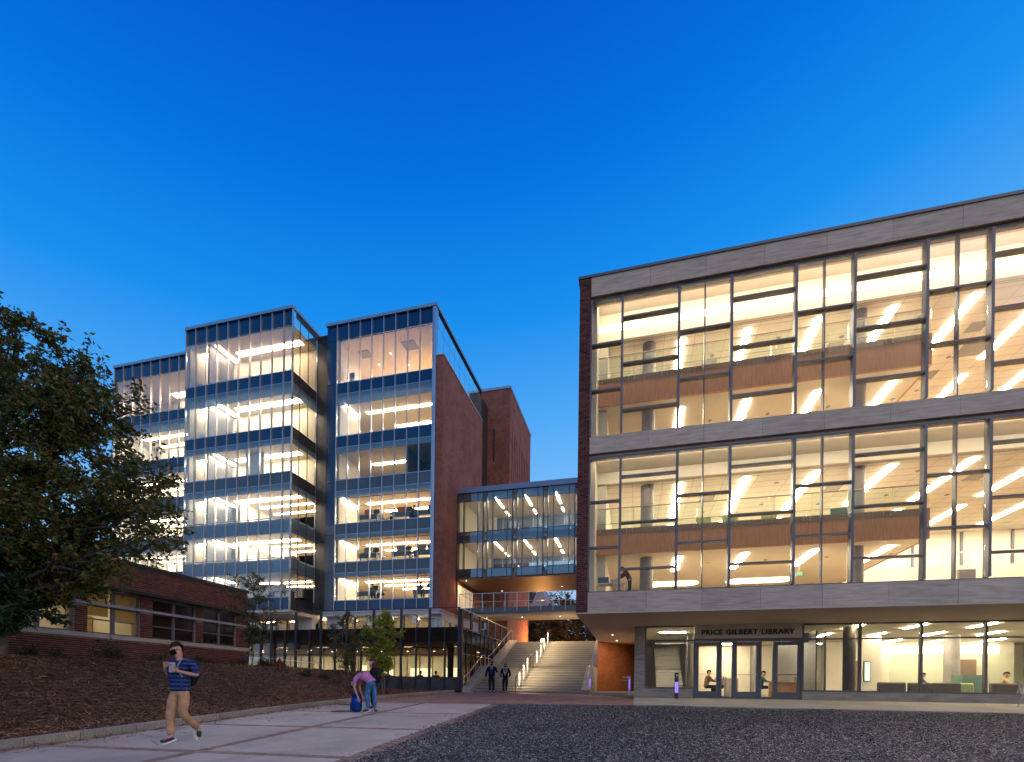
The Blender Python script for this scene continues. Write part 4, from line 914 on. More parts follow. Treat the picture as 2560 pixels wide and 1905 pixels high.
m = MB(); m.box(-13.86, -13.8, YBR + .4, YB2, 9.3, 11.9); m.box(-13.86, -13.8, YBR + .4, YB2, 12.3, 15.5); m.box(-13.8, -12.6, YB2 - .6, YB2 - .5, 9.3, 11.9); m.box(-13.8, -12.2, YB2 - .6, YB2 - .5, 12.3, 15.5); m.build('end_wall', CREAM, br)
for cz in (11.9, 15.5):
    for k in range(4):
        x = -11.0 + 2.45 * k; box('light_strip', x - .06, x + .06, 36.9, 39.3, cz - .03, cz - .002, STRIPW, br); box('light_strip', x - .05, x + .05, 40.2, 41.2, cz - .03, cz - .002, STRIPW, br)
m = MB(); m.box(-14.0, -13.87, YBR - .1, YBR + .1, 6.4, 15.61); m.build('end_post', MULL, br)

wk = thing('walkway_bridge', (-8, 35.5, 5.85), 'open steel walkway with cable railings crossing above the steps', 'footbridge')
m = MB(); m.box(-13.3, -2.3, 35.45, 38.6, 6.0, 6.10); m.box(-13.2, -2.3, 35.5, 35.6, 6.1, 6.42); m.build('edge_beam', FRAME, wk); m = MB(); m.box(-12.6, -2.3, 35.7, 38.5, 5.78, 5.99); m.build('underside', SOFF, wk)
m = MB(); m.box(-13.8, -2.3, 35.62, 38.6, 6.36, 6.40); m.build('deck', CONC, wk)
for x in [-13.39 + .926 * k for k in range(12)]:
    box('post', x - .02, x + .02, 35.45, 35.50, 6.1, 7.52, RAILM, wk)
    box('post', x - .02, x + .02, 38.5, 38.55, 6.4, 7.4, RAILM, wk)
m = MB(); m.box(-13.4, -2.3, 35.44, 35.50, 7.5, 7.54); m.box(-13.4, -2.3, 38.5, 38.56, 7.4, 7.44); m.box(-13.4, -13.36, 35.5, 38.5, 7.5, 7.54); m.build('top_rail', RAILM, wk)
m = MB()
for q in range(8): m.bar((-13.4, 35.47, 6.5 + q * .125), (-2.3, 35.47, 6.5 + q * .125), .006, 4); m.bar((-13.4, 38.52, 6.5 + q * .11), (-2.3, 38.52, 6.5 + q * .11), .006, 4)
m.build('cable', RAILM, wk)
for i, y in enumerate((36.2, 37.2, 38.2, 39.2)):
    box('tower_door', -13.86, -13.84, y, y + .9, 6.45, 8.4, mat('lit_door', (.7, .62, .4), .5, var=.03) if 'lit_door' not in MATS else MATS['lit_door'], wk) if False else None
dr = thing('lit_entrance', (-13.8, 37, 6.4), 'tall lit glass doors in the brick wall at the left end of the walkway', 'entrance')
for i in range(4): box('door_frame', -13.865, -13.80, 36.1 + i * .95, 36.16 + i * .95, 6.41, 8.5, WHITE, dr); box('lit_pane', -13.86, -13.845, 36.17 + i * .95, 37.04 + i * .95, 6.42, 8.45, emit('doorway_glow', (1, .80, .45), .42) if 'doorway_glow' not in MATS else MATS['doorway_glow'], dr)

# ================================================================ rear brick tower
rt = thing('brick_tower', (-17, 50, 3.86), 'plain windowless brick tower behind the bridge with narrow slots', 'building')
m = MB(); m.box(-30, -12.30, 46, 55.5, 3.86, 29.9); m.build('brickwork', BRK, rt)
m = MB(); m.box(-30.1, -12.24, 45.94, 55.6, 29.9, 30.15); m.build('roof_cap', CAPM, rt)
for k in range(3): box('wall_slot', -16.9 + k * 1.45, -16.75 + k * 1.45, 45.96, 46.0 - .003, 22.8, 26.0, DARKF, rt)
for k in range(11): box('wall_slot', -12.297, -12.27, 46.9 + k * .8, 47.0 + k * .8, 19.6, 26.0, MATS['brick_piece_dark'] if False else DBRICK, rt)
m = MB(); m.box(-17.2, -14.62, 42.1, 46, 3.86, 28.2); m.build('link_wall', DKSLAB, rt)

# ================================================================ low brick building at the left
lb = thing('brick_building', (-20, 15, .6), 'low dark red brick building with banded windows beyond the mulch bed', 'building')
XB = -20.0
m = MB(); m.box(-30, XB - .012, -2, 21.2, -.2, 2.08); m.box(-30, XB - .3, -2, 21.2, 4.12, 4.4); m.box(-30, XB - .012, -2, 21.2, 4.12, 5.16)
piers = [(21.2, 20.52), (18.56, 18.16), (16.07, 15.55), (13.54, 13.12), (10.98, 10.55), (8.4, 8.0), (5.8, 5.4)]
for b, a in piers: m.box(-20.5, XB - .012, a, b, 2.25, 4.119)
m.build('wall_core', MORTARD, lb)
m = MB(); m.box(-30, XB + .06, -2, 21.3, 5.161, 5.30); m.build('roof_edge', DARKF, lb)
m = MB(); m.box(-30.2, XB + .35, -2, 21.25, 4.0, 4.119); m.build('canopy_soffit', DARKF, lb)
m = MB(); m.box(-20.4, XB + .05, -2, 21.3, 2.081, 2.25); m.build('stone_sill', STONE2, lb)
m = MB(); m.box(-20.05, XB + .06, -2, 21.25, 3.33, 3.44); m.build('stone_stripe', mat('stripe_stone', (.30, .29, .31), .7), lb)
cells = []
def courses(y0, y1, z0, z1):
    r = 0; z = z0
    while z + .066 < z1:
        y = y1 - (.107 if r % 2 else 0)
        if r % 2: cells.append((y1 - .097, y1, z))
        while y > y0:
            a, b = max(y0, y - .203), min(y1, y)
            if b - a > .03: cells.append((a, b, z))
            y -= .213
        z += .0775; r += 1
courses(8.0, 21.2, .72, 2.075); courses(8, 21.2, 4.13, 5.155)
for b, a in piers[:5]: courses(a, b, 2.255, 3.325); courses(a, b, 3.445, 4.0)
cells.sort(key=lambda c_: (not (c_[0] > 11.3 and c_[2] > 1.25), c_[0] ** 2 + c_[2] * 0))
rest = MB()
for i, (a, b, z) in enumerate(cells):
    dx = .012 + rnd.uniform(-.002, .003)
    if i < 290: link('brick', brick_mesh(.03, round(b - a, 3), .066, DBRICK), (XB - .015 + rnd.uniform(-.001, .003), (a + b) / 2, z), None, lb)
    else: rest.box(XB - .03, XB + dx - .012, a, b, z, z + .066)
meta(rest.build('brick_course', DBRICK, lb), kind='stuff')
WARMW = mat('room_wall', (.72, .68, .56), .8, var=.04)
for i, (y0, y1) in enumerate([(18.56, 20.52), (16.07, 18.16), (13.54, 15.55), (10.98, 13.12), (8.4, 10.55)]):
    wn = meta(link('window', None, (XB - .15, y0, 2.25), None, lb)); lit = i >= 2; xw = XB - .16
    m = MB(); m.box(xw, xw + .07, y0, y0 + .07, 2.26, 3.99); m.box(xw, xw + .07, y1 - .07, y1, 2.26, 3.99); yc = (y0 + y1) / 2 - .02; m.box(xw, xw + .08, yc - .07, yc + .07, 2.26, 3.99)
    for a, b in ((y0 + .071, yc - .071), (yc + .071, y1 - .071)):
        for z in (2.26, 2.78, 3.28, 3.90): m.box(xw + .003, xw + .06, a, b, z, z + .05)
    m.build('frame', FRAME, wn)
    box('pane', xw + .02, xw + .03, y0 + .07, y1 - .07, 2.3, 3.95, GLT if lit else BRONZEG, wn)
    if i == 2: box('roller_shade', xw - .06, xw - .05, y0 + .1, yc - .1, 2.95, 3.95, MATS['blind'], wn); box('roller_shade', xw - .06, xw - .05, yc + .1, y1 - .1, 2.85, 3.95, MATS['blind'], wn)
m = MB(); m.box(-24, -23.9, 8, 15.6, 2.0, 4.0); m.box(-24, -20.5, 15.56, 15.66, 2.0, 4.0); m.box(-24, -20.4, 8, 15.6, 2.26, 2.30); m.box(-24, -20.4, 8, 15.6, 3.96, 3.99); m.box(-24, -20.5, 13.3, 13.38, 2.3, 3.96); m.build('room_shell', WARMW, lb)
for y in (9.4, 11.6, 14.4): box('ceiling_light', -22.6, -21.6, y - .3, y + .3, 3.92, 3.95, emit('room_light', (1, .88, .66), 8) if 'room_light' not in MATS else MATS['room_light'], lb)
for y in (11.3, 12.2, 13.9, 15.0): m = MB(); m.box(-23.2, -22.6, y, y + .5, 2.3, 3.2); m.build('cabinet', MATS['wood_light'] if 'wood_light' in MATS else mat('wood_light', (.42, .28, .12), .6), lb)
m = MB(); m.box(-30, -20.9, -2, 10.2, 5.3, 8.3); m.box(-30, XB - .6, 8, 10.2, 5.3, 7.0); m.build('upper_block', BRK, lb)

# ================================================================ entrance things
bo = thing('card_reader_post', (1.78, 22.25, -.03), 'slim black access reader post glowing violet in front of the left library window', 'access post')
m = MB(); m.box(1.70, 1.86, 22.2, 22.3, -.03, 1.11); m.build('post_body', DKSLAB, bo)
m = MB(); m.box(1.71, 1.85, 22.185, 22.199, .22, .70); m.build('light_panel', PURP, bo)
m = MB(); m.lathe((1.79, 22.19, .98), [(.018, 0), (.018, .03)], 10); m.build('green_lamp', GREEN, bo); m = MB(); m.box(1.77, 1.80, 22.188, 22.199, .89, .92); m.build('keypad', WHITE, bo)
fo = thing('drinking_fountain', (-.4, 26, 0), 'steel drinking fountain with two bowls beside the stone pier', 'drinking fountain')
m = MB(); m.box(-.34, -.2, 25.9, 26.05, -.02, 1.0); m.build('pedestal', MULL, fo)
for z, a in ((.96, -.62), (.78, -.62)): m = MB(); m.lathe((-.46, 25.97, z), [(.05, -.05), (.17, 0), (.17, .03)], 18); m.build('bowl', MULL, fo); 
m = MB(); m.box(-.3, -.24, 25.885, 25.899, .35, .85); m.build('light_panel', PURP, fo)
ch = thing('patio_chair', (13.3, 20.9, -.06), 'pale wire backed metal patio chair cut off at the right edge', 'chair')
cx_, cy_, cz_ = 13.62, 20.9, -.09
m = MB(); m.box(cx_ - .22, cx_ + .22, cy_ - .22, cy_ + .22, cz_ + .44, cz_ + .46); m.build('seat', MULL, ch)
m = MB()
for q in range(10): m.bar((cx_ - .33 + (q * .045 - .2) * .3, cy_ - .2, cz_ + .5 + q * .045), (cx_ - .33 + (q * .045 - .2) * .3, cy_ + .2, cz_ + .5 + q * .045), .008, 5)
m.bar((cx_ - .22, cy_ - .2, cz_ + .44), (cx_ - .36, cy_ - .2, cz_ + .95), .013); m.bar((cx_ - .22, cy_ + .2, cz_ + .44), (cx_ - .36, cy_ + .2, cz_ + .95), .013); m.build('backrest', MULL, ch)
for a in (-1, 1):
    for b in (-1, 1): m = MB(); m.bar((cx_ + a * .2, cy_ + b * .2, cz_ + .44), (cx_ + a * .34, cy_ + b * .22, cz_ + .01), .014); m.build('leg', MULL, ch)

# lobby furniture seen through the glass
SOFA = mat('grey_sofa', (.10, .085, .075), .9, var=.15, scale=20); LIME = mat('lime_seat', (.34, .42, .18), .8); TEAL = mat('teal_fabric', (.09, .17, .14), .8); DESKM = mat('desk_wood', (.55, .30, .14), .5, var=.1)
def sofa(x0, x1, y, m_, label, cat='sofa', name='sofa', grp='low lounge seats behind the right hand lobby windows'):
    t = thing(name, ((x0 + x1) / 2, y, .02), label, cat, grp)
    box('seat', x0, x1, y + .2, y + .85, .12, .42, m_, t, .04); box('backrest', x0, x1, y, y + .2, .12, .80, m_, t, .05)
    for x in (x0 + .08, x1 - .13): box('leg', x, x + .05, y + .1, y + .15, .02, .12, DARKF, t)
sofa(10.2, 11.25, 24.0, SOFA, 'leftmost dark grey sofa back behind the lobby glass'); sofa(11.32, 12.15, 24.0, SOFA, 'second dark grey sofa from the left in the lobby')
sofa(12.2, 13.2, 24.0, SOFA, 'third dark grey sofa just left of the lime seat'); sofa(13.25, 13.75, 24.2, LIME, 'lime green seat between the grey sofas', 'seat', 'lounge_chair')
sofa(14.2, 15.3, 24.0, SOFA, 'dark grey sofa in front of the person in tan at the right edge'); sofa(15.4, 16.6, 24.0, SOFA, 'rightmost dark grey sofa at the picture edge')
sofa(11.6, 12.1, 26.0, LIME, 'lime green chair behind the second sofa', 'seat', 'lounge_chair')
t = thing('booth_screen', (15, 26.4, .02), 'teal upholstered booth screen right of the round lobby column', 'screen'); box('panel', 14.3, 15.6, 26.6, 26.75, .02, 1.2, TEAL, t); box('side_panel', 14.3, 14.42, 26.0, 26.6, .02, 1.2, TEAL, t)
t = thing('display_screen', (11, 27, .9), 'tall lit display screen on the lobby wall left of the cove', 'screen'); m = MB(); m.box(10.85, 11.13, 27, 27.06, .85, 1.85); m.build('case', DARKF, t); m = MB(); m.box(10.88, 11.10, 26.985, 26.999, .89, 1.81); m.build('screen', SCREEN, t); m = MB(); m.box(10.8, 11.6, 27.06, 27.2, .02, 3.05); m.build('wall_mount', CREAM, t)
t = thing('reception_desk', (6.9, 26, .02), 'orange wood reception desk behind the right hand door', 'desk'); box('front_panel', 6.3, 7.5, 25.6, 25.7, .02, .75, DESKM, t); box('top', 6.25, 7.55, 25.55, 26.3, .751, .79, DESKM, t); box('side_panel', 7.4, 7.5, 25.7, 26.3, .02, .75, WOOD, t)
t = thing('equipment_cabinet', (7.8, 26.2, .02), 'dark cabinet beside the reception desk', 'cabinet'); box('body', 7.62, 8.15, 25.9, 26.4, .02, 1.05, COLD, t); box('label_plate', 7.95, 8.02, 25.88, 25.899, .75, .85, WHITE, t)
t = thing('copier', (4.9, 27, .02), 'grey office copier behind the middle door', 'copier'); box('body', 4.6, 5.2, 27, 27.5, .02, .95, COLM, t); box('lid', 4.6, 5.2, 27, 27.5, .96, 1.05, WHITE, t)
t = thing('info_stand', (8.0, 24.6, .02), 'white information stand with a pale screen left of the dark column', 'stand'); box('pedestal', 7.9, 8.15, 24.9, 25.0, .02, .85, WHITE, t); box('screen', 7.9, 8.12, 24.85, 24.88, .86, 1.3, SCREEN, t)
# far right hand upper furniture
t = thing('lounge_chair', (11.9, 22, 4.06), 'grey high backed chair in the lower library hall against the yellow wood', 'chair'); box('backrest', 11.7, 12.3, 21.6, 21.7, 4.06, 5.05, COLM, t, .04); box('seat', 11.7, 12.3, 21.7, 22.2, 4.1, 4.5, COLM, t, .04)
for k, (x, lbx) in enumerate([(2.6, 'pale green lounge chair on the lower mezzanine, left of the middle bay'), (3.6, 'pale green lounge chair in the middle of the lower mezzanine'), (5.0, 'pale green lounge chair on the lower mezzanine towards the right'), (7.4, 'dark green tub chair on the lower mezzanine beside the round column')]):
    t = thing('lounge_chair', (x, 20.9, 6.11), lbx, 'chair', 'lounge chairs on the mezzanine'); mm = LIME if k < 3 else TEAL
    m = MB(); m.prism([(x - .28, 20.6), (x + .28, 20.6), (x + .28, 20.7), (x - .28, 20.7)], 6.5, 7.3); m.build('backrest', mm, t); box('seat', x - .28, x + .28, 20.7, 21.2, 6.42, 6.55, mm, t, .03); m = MB(); m.bar((x, 20.95, 6.11), (x, 20.95, 6.42), .03); m.build('leg', RAILM, t)
t = thing('work_table', (-.9, 19.6, 4.06), 'work table with boxes in the bottom left corner window of the library', 'table'); box('tabletop', -1.5, -.4, 19.3, 19.8, 4.52, 4.56, WHITE, t)
for a in (-1.45, -.45):
    for b in (19.35, 19.75): m = MB(); m.bar((a, b, 4.06), (a, b, 4.52), .015); m.build('leg', WHITE, t)
t = thing('storage_box', (-1.3, 19.55, 4.561), 'blue grey storage box on the corner work table', 'box'); box('box_body', -1.48, -1.05, 19.4, 19.7, 4.562, 4.82, SPANDG, t, .02)
t = thing('paper_tray', (-.8, 19.55, 4.561), 'pale tray of papers on the corner work table', 'tray'); box('tray_body', -.98, -.6, 19.4, 19.7, 4.562, 4.70, PALE, t, .02)

# ================================================================ vegetation
def leafmesh(name, m, centers, size, seed, parent, droop=.2, aspect=.5, curl=.15):
    rg = np.random.default_rng(seed); P = np.array(centers); n = len(P)
    a = rg.uniform(0, 2 * np.pi, n); b = rg.normal(-droop, .5, n)
    d = np.stack([np.cos(a) * np.cos(b), np.sin(a) * np.cos(b), np.sin(b)], 1)
    r = rg.normal(0, 1, (n, 3)); s = np.cross(d, r); s /= np.linalg.norm(s, axis=1)[:, None] + 1e-9; u = np.cross(d, s)
    l = (size * rg.uniform(.65, 1.25, n))[:, None]; w_ = l * aspect * .5
    V = np.stack([P, P + d * l * .45 + s * w_ + u * l * curl, P + d * l, P + d * l * .45 - s * w_ + u * l * curl], 1)
    F = (np.array([[0, 1, 2], [0, 2, 3]])[None] + (np.arange(n) * 4)[:, None, None]).reshape(-1, 3)
    me = bpy.data.meshes.new(name); V = V.reshape(-1, 3) - np.array(ORG[parent])
    me.vertices.add(len(V)); me.vertices.foreach_set('co', V.astype(np.float32).ravel()); me.loops.add(F.size); me.loops.foreach_set('vertex_index', F.astype(np.int32).ravel())
    me.polygons.add(len(F)); me.polygons.foreach_set('loop_start', np.arange(0, F.size, 3, dtype=np.int32)); me.update(calc_edges=True)
    return link(name, me, ORG[parent], m, parent)
def limb(m, a, b, r0, r1, rg, seg=5, sag=.06):
    a = Vector(a); b = Vector(b); L_ = (b - a).length; p = a; out = [a.copy()]
    for i in range(1, seg + 1):
        t = i / seg; q = a.lerp(b, t) + Vector((rg.uniform(-1, 1), rg.uniform(-1, 1), rg.uniform(-.5, 1))) * L_ * sag * (1 - abs(2 * t - 1))
        m.bar(p, q, r0 + (r1 - r0) * (i - 1) / seg, 6, r0 + (r1 - r0) * t); p = q; out.append(q.copy())
    return out
def tree(name, label, base, tips, m_bark, m_leaf, tr, lsize, per, clump, seed, trunks=None, group=None, aspect=.5, twigs=5, droop=.2, shoots=()):
    """base point, list of branch tips; leaves sit in sprays along the twigs around every tip"""
    rg = random.Random(seed); t = thing(name, base, label, 'tree', group)
    bt = MB(); bb = MB(); base = Vector(base); top = max(p[2] for p in tips); cen = Vector((sum(p[0] for p in tips) / len(tips), sum(p[1] for p in tips) / len(tips), 0))
    trunks = trunks or [(cen.x, cen.y, base.z + (top - base.z) * .8)]
    paths = []
    for q in trunks:
        pth = limb(bt, base + Vector((rg.uniform(-.03, .03), rg.uniform(-.03, .03), -.12)), q, tr, tr * .25, rg, 9, .035); paths.append(pth)
    C_ = []
    for p in tips:
        p = Vector(p); best = None
        for pth in paths:
            for i, q in enumerate(pth[2:], 2):
                if q.z < p.z - .1 * (p - base).length * .5 or i == 2:
                    dd = (p - q).length + abs(p.z - q.z) * .3
                    if best is None or dd < best[0]: best = (dd, q, i / len(pth))
        q = best[1]; r = max(.012, tr * (1 - best[2]) * .5)
        br_ = limb(bb, q, p, r, .008, rg, 5, .10)
        for k in range(twigs):
            s = br_[rg.choice([2, 3, 4, 5, 5])]; e = s + Vector((rg.gauss(0, 1), rg.gauss(0, 1), rg.gauss(.1, .7))).normalized() * clump * rg.uniform(.4, 1.2)
            bb.bar(s, e, .008, 4, .003)
            for i in range(per // twigs):
                f = rg.random() ** .7; C_.append(s.lerp(e, f) + Vector((rg.gauss(0, 1), rg.gauss(0, 1), rg.gauss(0, 1))) * clump * .13)
    for q in shoots:
        q = Vector(q); h_ = rg.uniform(.45, 1.0); e = q + Vector((rg.uniform(-.05, .28), rg.uniform(-.15, .15), 1)).normalized() * h_; bb.bar(q - Vector((.1, 0, .4)), e, .010, 4, .003)
        for i in range(34): f = rg.uniform(-.4, .95); C_.append(q.lerp(e, f) + Vector((rg.gauss(0, 1), rg.gauss(0, 1), rg.gauss(0, 1))) * .07 * (1.3 - f))
    bt.build('trunk', m_bark, t); bb.build('branches', m_bark, t)
    leafmesh('crown', m_leaf, C_, lsize, seed, t, droop, aspect)
    return t
rg = random.Random(11)
tips = []
outl = [(-16.6, 10.4), (-16.2, 10.0), (-15.9, 9.0), (-15.1, 8.3), (-14.4, 8.5), (-13.9, 9.0), (-13.5, 8.2), (-13.4, 7.8), (-12.9, 7.4), (-12.2, 7.6), (-12.5, 6.7), (-11.8, 5.9), (-11.3, 5.4), (-11.1, 4.7), (-10.75, 4.1), (-11.3, 3.8), (-11.8, 3.2), (-12.5, 2.9), (-13.1, 3.2), (-13.6, 2.75), (-14.3, 3.6)]
ecx, ecz = -16.8, 6.2
for x, z in outl:
    for k in range(2): f = 1 - .04 * k * rg.random(); tips.append((ecx + (x - ecx) * f, 9 + rg.uniform(-.8, .8), ecz + (z - ecz) * f))
for k in range(160):
    i = rg.randrange(len(outl)); f = .97 * math.sqrt(rg.random()); x, z = outl[i]
    j = (i + 1) % len(outl); s = rg.random() if j else 0; x, z = x + (outl[j][0] - x) * s, z + (outl[j][1] - z) * s
    tips.append((ecx + (x - ecx) * f + rg.uniform(-.3, .3), 9 + rg.uniform(-1.7, 2.0) * (1.1 - f * .6), ecz + (z - ecz) * f))
for k in range(45): tips.append((ecx - rg.uniform(0, 3.6), 9 + rg.uniform(-2, 2), rg.uniform(3.2, 10.4)))
tree('elm_tree', 'large dark leafy tree with yellowing leaves filling the left side', (-18.4, 9.6, .9), tips, BARK, LEAF1, (.24), .135, 130, .50, 5, shoots=[(x + rg.uniform(-.5, .1), 9 + rg.uniform(-.6, .6), z - rg.uniform(0, .5)) for x, z in outl[:17] for _ in range(3)], trunks=[(-16.4, 9.3, 9.6), (-13.5, 8.8, 8.0), (-18.4, 9, 9.3), (-12.6, 9, 5.2)], aspect=.52)
mt = [(-16.4 + rg.gauss(.35, .75), 9.2 + rg.gauss(-.1, .6), 3.35 + rg.gauss(0, .75)) for k in range(46)] + [(-15.2, 8.8, 3.1), (-14.9, 8.9, 2.7), (-14.75, 8.8, 3.4), (-15.5, 8.6, 2.3), (-15.9, 8.8, 2.1), (-16.4, 8.9, 1.95)]
tree('magnolia_tree', 'small tree with long glossy dark leaves in front of the lit windows at far left', (-16.72, 9.2, .84), mt, BARKG, LEAF2, .11, .21, 110, .34, 8, trunks=[(-16.5, 9.2, 3.6)], aspect=.26, droop=.35)
def sap(base, h, wd, n, label, m_leaf, seed, tr=.035, per=26, trunks=None, ls=.085, clump=.3, asp=.4):
    rg = random.Random(seed); bx, by, bz = base; tp = []
    for k in range(n):
        f = .32 + .68 * (k + .5) / n; r = wd * math.sin(math.pi * min(1, (1.08 - f) * 1.15 + .08)) ** .8; a = rg.uniform(0, 6.28); q = math.sqrt(rg.random())
        tp.append((bx + math.cos(a) * r * q, by + math.sin(a) * r * q, bz + h * f))
    tp.append((bx, by, bz + h))
    return tree('sapling', label, base, tp, BARKG, m_leaf, tr, ls, per, clump, seed, trunks=trunks or [(bx + .05, by, bz + h * .95)], group='young trees planted on the mulch slope', aspect=asp)
sap((-15.75, 17.0, bedz(-15.75, 17)), 4.1, 1.25, 46, 'thin leafed young tree at the far end of the low brick building', LEAF3, 21, per=80, ls=.10, tr=.028)
b2 = bedz(-12.9, 19.5); sap((-12.9, 19.5, b2), 3.5, 1.0, 38, 'sparse several stemmed young tree just left of the yellow green one', LEAF3, 22, per=60, tr=.026, ls=.10, trunks=[(-13.1, 19.5, b2 + 3.2), (-12.5, 19.4, b2 + 3.0), (-13.5, 19.6, b2 + 2.4)])
b3 = bedz(-11.35, 20.2); sap((-11.35, 20.2, b3), 3.75, .98, 50, 'bright yellow green young tree in front of the pavilion', LEAF4, 23, per=150, tr=.028, ls=.11, clump=.34, asp=.5, trunks=[(-11.3, 20.2, b3 + 3.5), (-11.7, 20.3, b3 + 2.6)])
# shrubs along the wall
for i, (px_, py_, r, lb_) in enumerate([(-18.7, 11.0, .34, 'first low shrub from the left against the brick wall'), (-18.4, 11.6, .3, 'second low shrub from the left close to the first'), (-17.2, 12.2, .52, 'largest bushy shrub standing out in front of the brick wall'), (-18.7, 13.7, .38, 'shrub below the brick pier between the two lit windows'), (-18.8, 15.4, .36, 'round dark shrub under the right hand lit window'), (-18.7, 17.2, .32, 'small shrub just left of the walking man'), (-18.9, 17.9, .28, 'small shrub behind the walking man'),
      (-18.7, 19.3, .34, 'shrub just right of the walking man against the wall'), (-18.4, 20.6, .3, 'shrub at the far corner of the low brick building'), (-17.2, 19.4, .27, 'little shrub left of the red standpipe'), (-16.9, 20.1, .3, 'shrub right behind the red standpipe'), (-15.1, 19.6, .26, 'shrub right of the red standpipe'), (-14.6, 20.2, .24, 'shrub farthest right on the crest of the slope')]):
    zb = bedz(px_, py_); t = thing('shrub', (px_, py_, zb), lb_, 'shrub', 'low shrubs along the top of the mulch bed'); rg = random.Random(60 + i)
    mb = MB(); cs = []
    for k in range(16):
        v = Vector((rg.gauss(0, 1), rg.gauss(0, 1), abs(rg.gauss(.5, .8)))).normalized() * r * rg.uniform(.7, 1.25); v.z *= 1.25
        mb.bar((px_, py_, zb - .03), (px_ + v.x, py_ + v.y, zb + v.z), .008, 4, .003)
        for q in range(42): f = rg.uniform(.3, 1.05); cs.append((px_ + v.x * f + rg.gauss(0, .05), py_ + v.y * f + rg.gauss(0, .05), zb + v.z * f + rg.gauss(0, .04)))
    mb.build('stems', BARKG, t); leafmesh('foliage', LEAF5, cs, .075, 70 + i, t, 0, .55)
# trees on the upper plaza behind
for i, (x, y, h, wd, lb_) in enumerate([(-13.0, 66, 6.2, 4.5, 'dark tree behind the brick tower seen left of the street lamps'), (-8.2, 60, 7.6, 4.8, 'large dark tree above the top of the steps'), (-3.5, 63, 7.4, 5.0, 'dark tree above the steps nearest the library'), (-18, 78, 8, 6, 'distant dark tree farthest back behind the lamps'), (2.5, 58, 7.0, 5, 'dark tree mostly hidden by the library overhang')]):
    rg = random.Random(90 + i); tp = []
    for k in range(85):
        v = Vector((rg.gauss(0, 1), rg.gauss(0, 1), rg.gauss(0, 1))).normalized() * rg.uniform(.4, 1); tp.append((x + v.x * wd, y + v.y * wd * .8, 3.86 + h * .56 + v.z * h * .5))
    tree('dark_tree', lb_, (x, y, 3.86), tp, BARK, LEAF6, .22, .36, 75, 1.1, 90 + i, group='dark trees behind the steps', aspect=.6)
# distant stone hall
hall = thing('stone_hall', (-15.2, 76, 3.86), 'distant grey gabled stone hall seen through the walkway railing', 'building')
HST = mat('grey_hall_stone', (.30, .31, .36), .8, var=.15)
m = MB(); m.box(-22, -13.6, 75, 84, 3.86, 13.6); n_ = len(m.v); m.v += [(-16.0, 75, 13.6), (-13.6, 75, 13.6), (-14.8, 75, 16.4), (-16.0, 84, 13.6), (-13.6, 84, 13.6), (-14.8, 84, 16.4)]
m.f += [(n_, n_ + 1, n_ + 2), (n_ + 5, n_ + 4, n_ + 3), (n_ + 1, n_ + 4, n_ + 5, n_ + 2), (n_ + 3, n_, n_ + 2, n_ + 5)]; m.build('wall', HST, hall)
m = MB(); m.box(-22, -16.02, 74.9, 84, 13.6, 15.8); m.build('roof', DKSLAB, hall)
for x in (-15.2, -14.5): box('window', x - .12, x + .12, 74.94, 74.99, 10.5, 13.0, DKSLAB, hall)
# street lamps beyond the steps
for (x, y, z, lb_) in [(-10.45, 54.8, 5.62, 'brightest orange street lamp just above the top step'), (-12.4, 68, 8.15, 'second orange street lamp farther back and higher')]:
    t = thing('street_lamp', (x, y, 3.86), lb_, 'street lamp', 'orange street lamps behind the steps')
    m = MB(); m.bar((x, y, 3.86), (x, y, z - .2), .05, 8, .035); m.build('pole', DARKF, t)
    m = MB(); m.lathe((x, y, z - .2), [(.06, 0), (.16, .06), (.20, .2), (.14, .34), (.04, .38)], 14); m.build('globe', SODIUM, t)
    m = MB(); m.lathe((x, y, z + .19), [(.22, 0), (.12, .07), (.02, .12)], 14); m.build('cap', DARKF, t)
    li = bpy.data.lights.new('lamp_glow', 'POINT'); li.energy = 1100; li.color = (1, .45, .12); li.shadow_soft_size = .3
    o = bpy.data.objects.new('lamp_glow', li); C.objects.link(o); o.parent = t; o.location = Vector((x, y - .5, z)) - ORG[t]
m = MB(); m.quad((-13.2, 52, 3.87), (-11.8, 48, 3.87), (-12.0, 48, 4.5), (-13.2, 52, 4.3)) if False else None
# added lamps under walkway, bridge and overhang, put in to light steps and brick
def added_lamp(x, y, z, e, col, label, parent, sz=.25):
    m = MB(); m.lathe((x, y, z - .012), [(.04, 0), (.04, .01)], 12); m.build('added_lamp_disc', DOT, parent)
    li = bpy.data.lights.new('added_lamp_glow', 'AREA'); li.shape = 'DISK'; li.size = sz; li.energy = e; li.color = col; o = bpy.data.objects.new('added_lamp_glow', li); C.objects.link(o); o.parent = parent; o.location = Vector((x, y, z - .03)) - ORG[parent]
added_lamp(-1.1, 30.0, 3.257, 40, (1, .66, .34), '', lib); added_lamp(-1.2, 26.6, 3.257, 26, (1, .66, .34), '', lib)
for x_ in (-11.5, -8.6, -5.6, -3.4): added_lamp(x_, 36.6, 5.778, 55, (1, .66, .34), '', wk)
added_lamp(-13.2, 36.4, 8.775, 34, (1, .55, .24), '', br)
added_lamp(-11.5, 41, 8.775, 26, (1, .55, .24), '', br); added_lamp(-6, 40, 8.775, 16, (1, .55, .24), '', br)

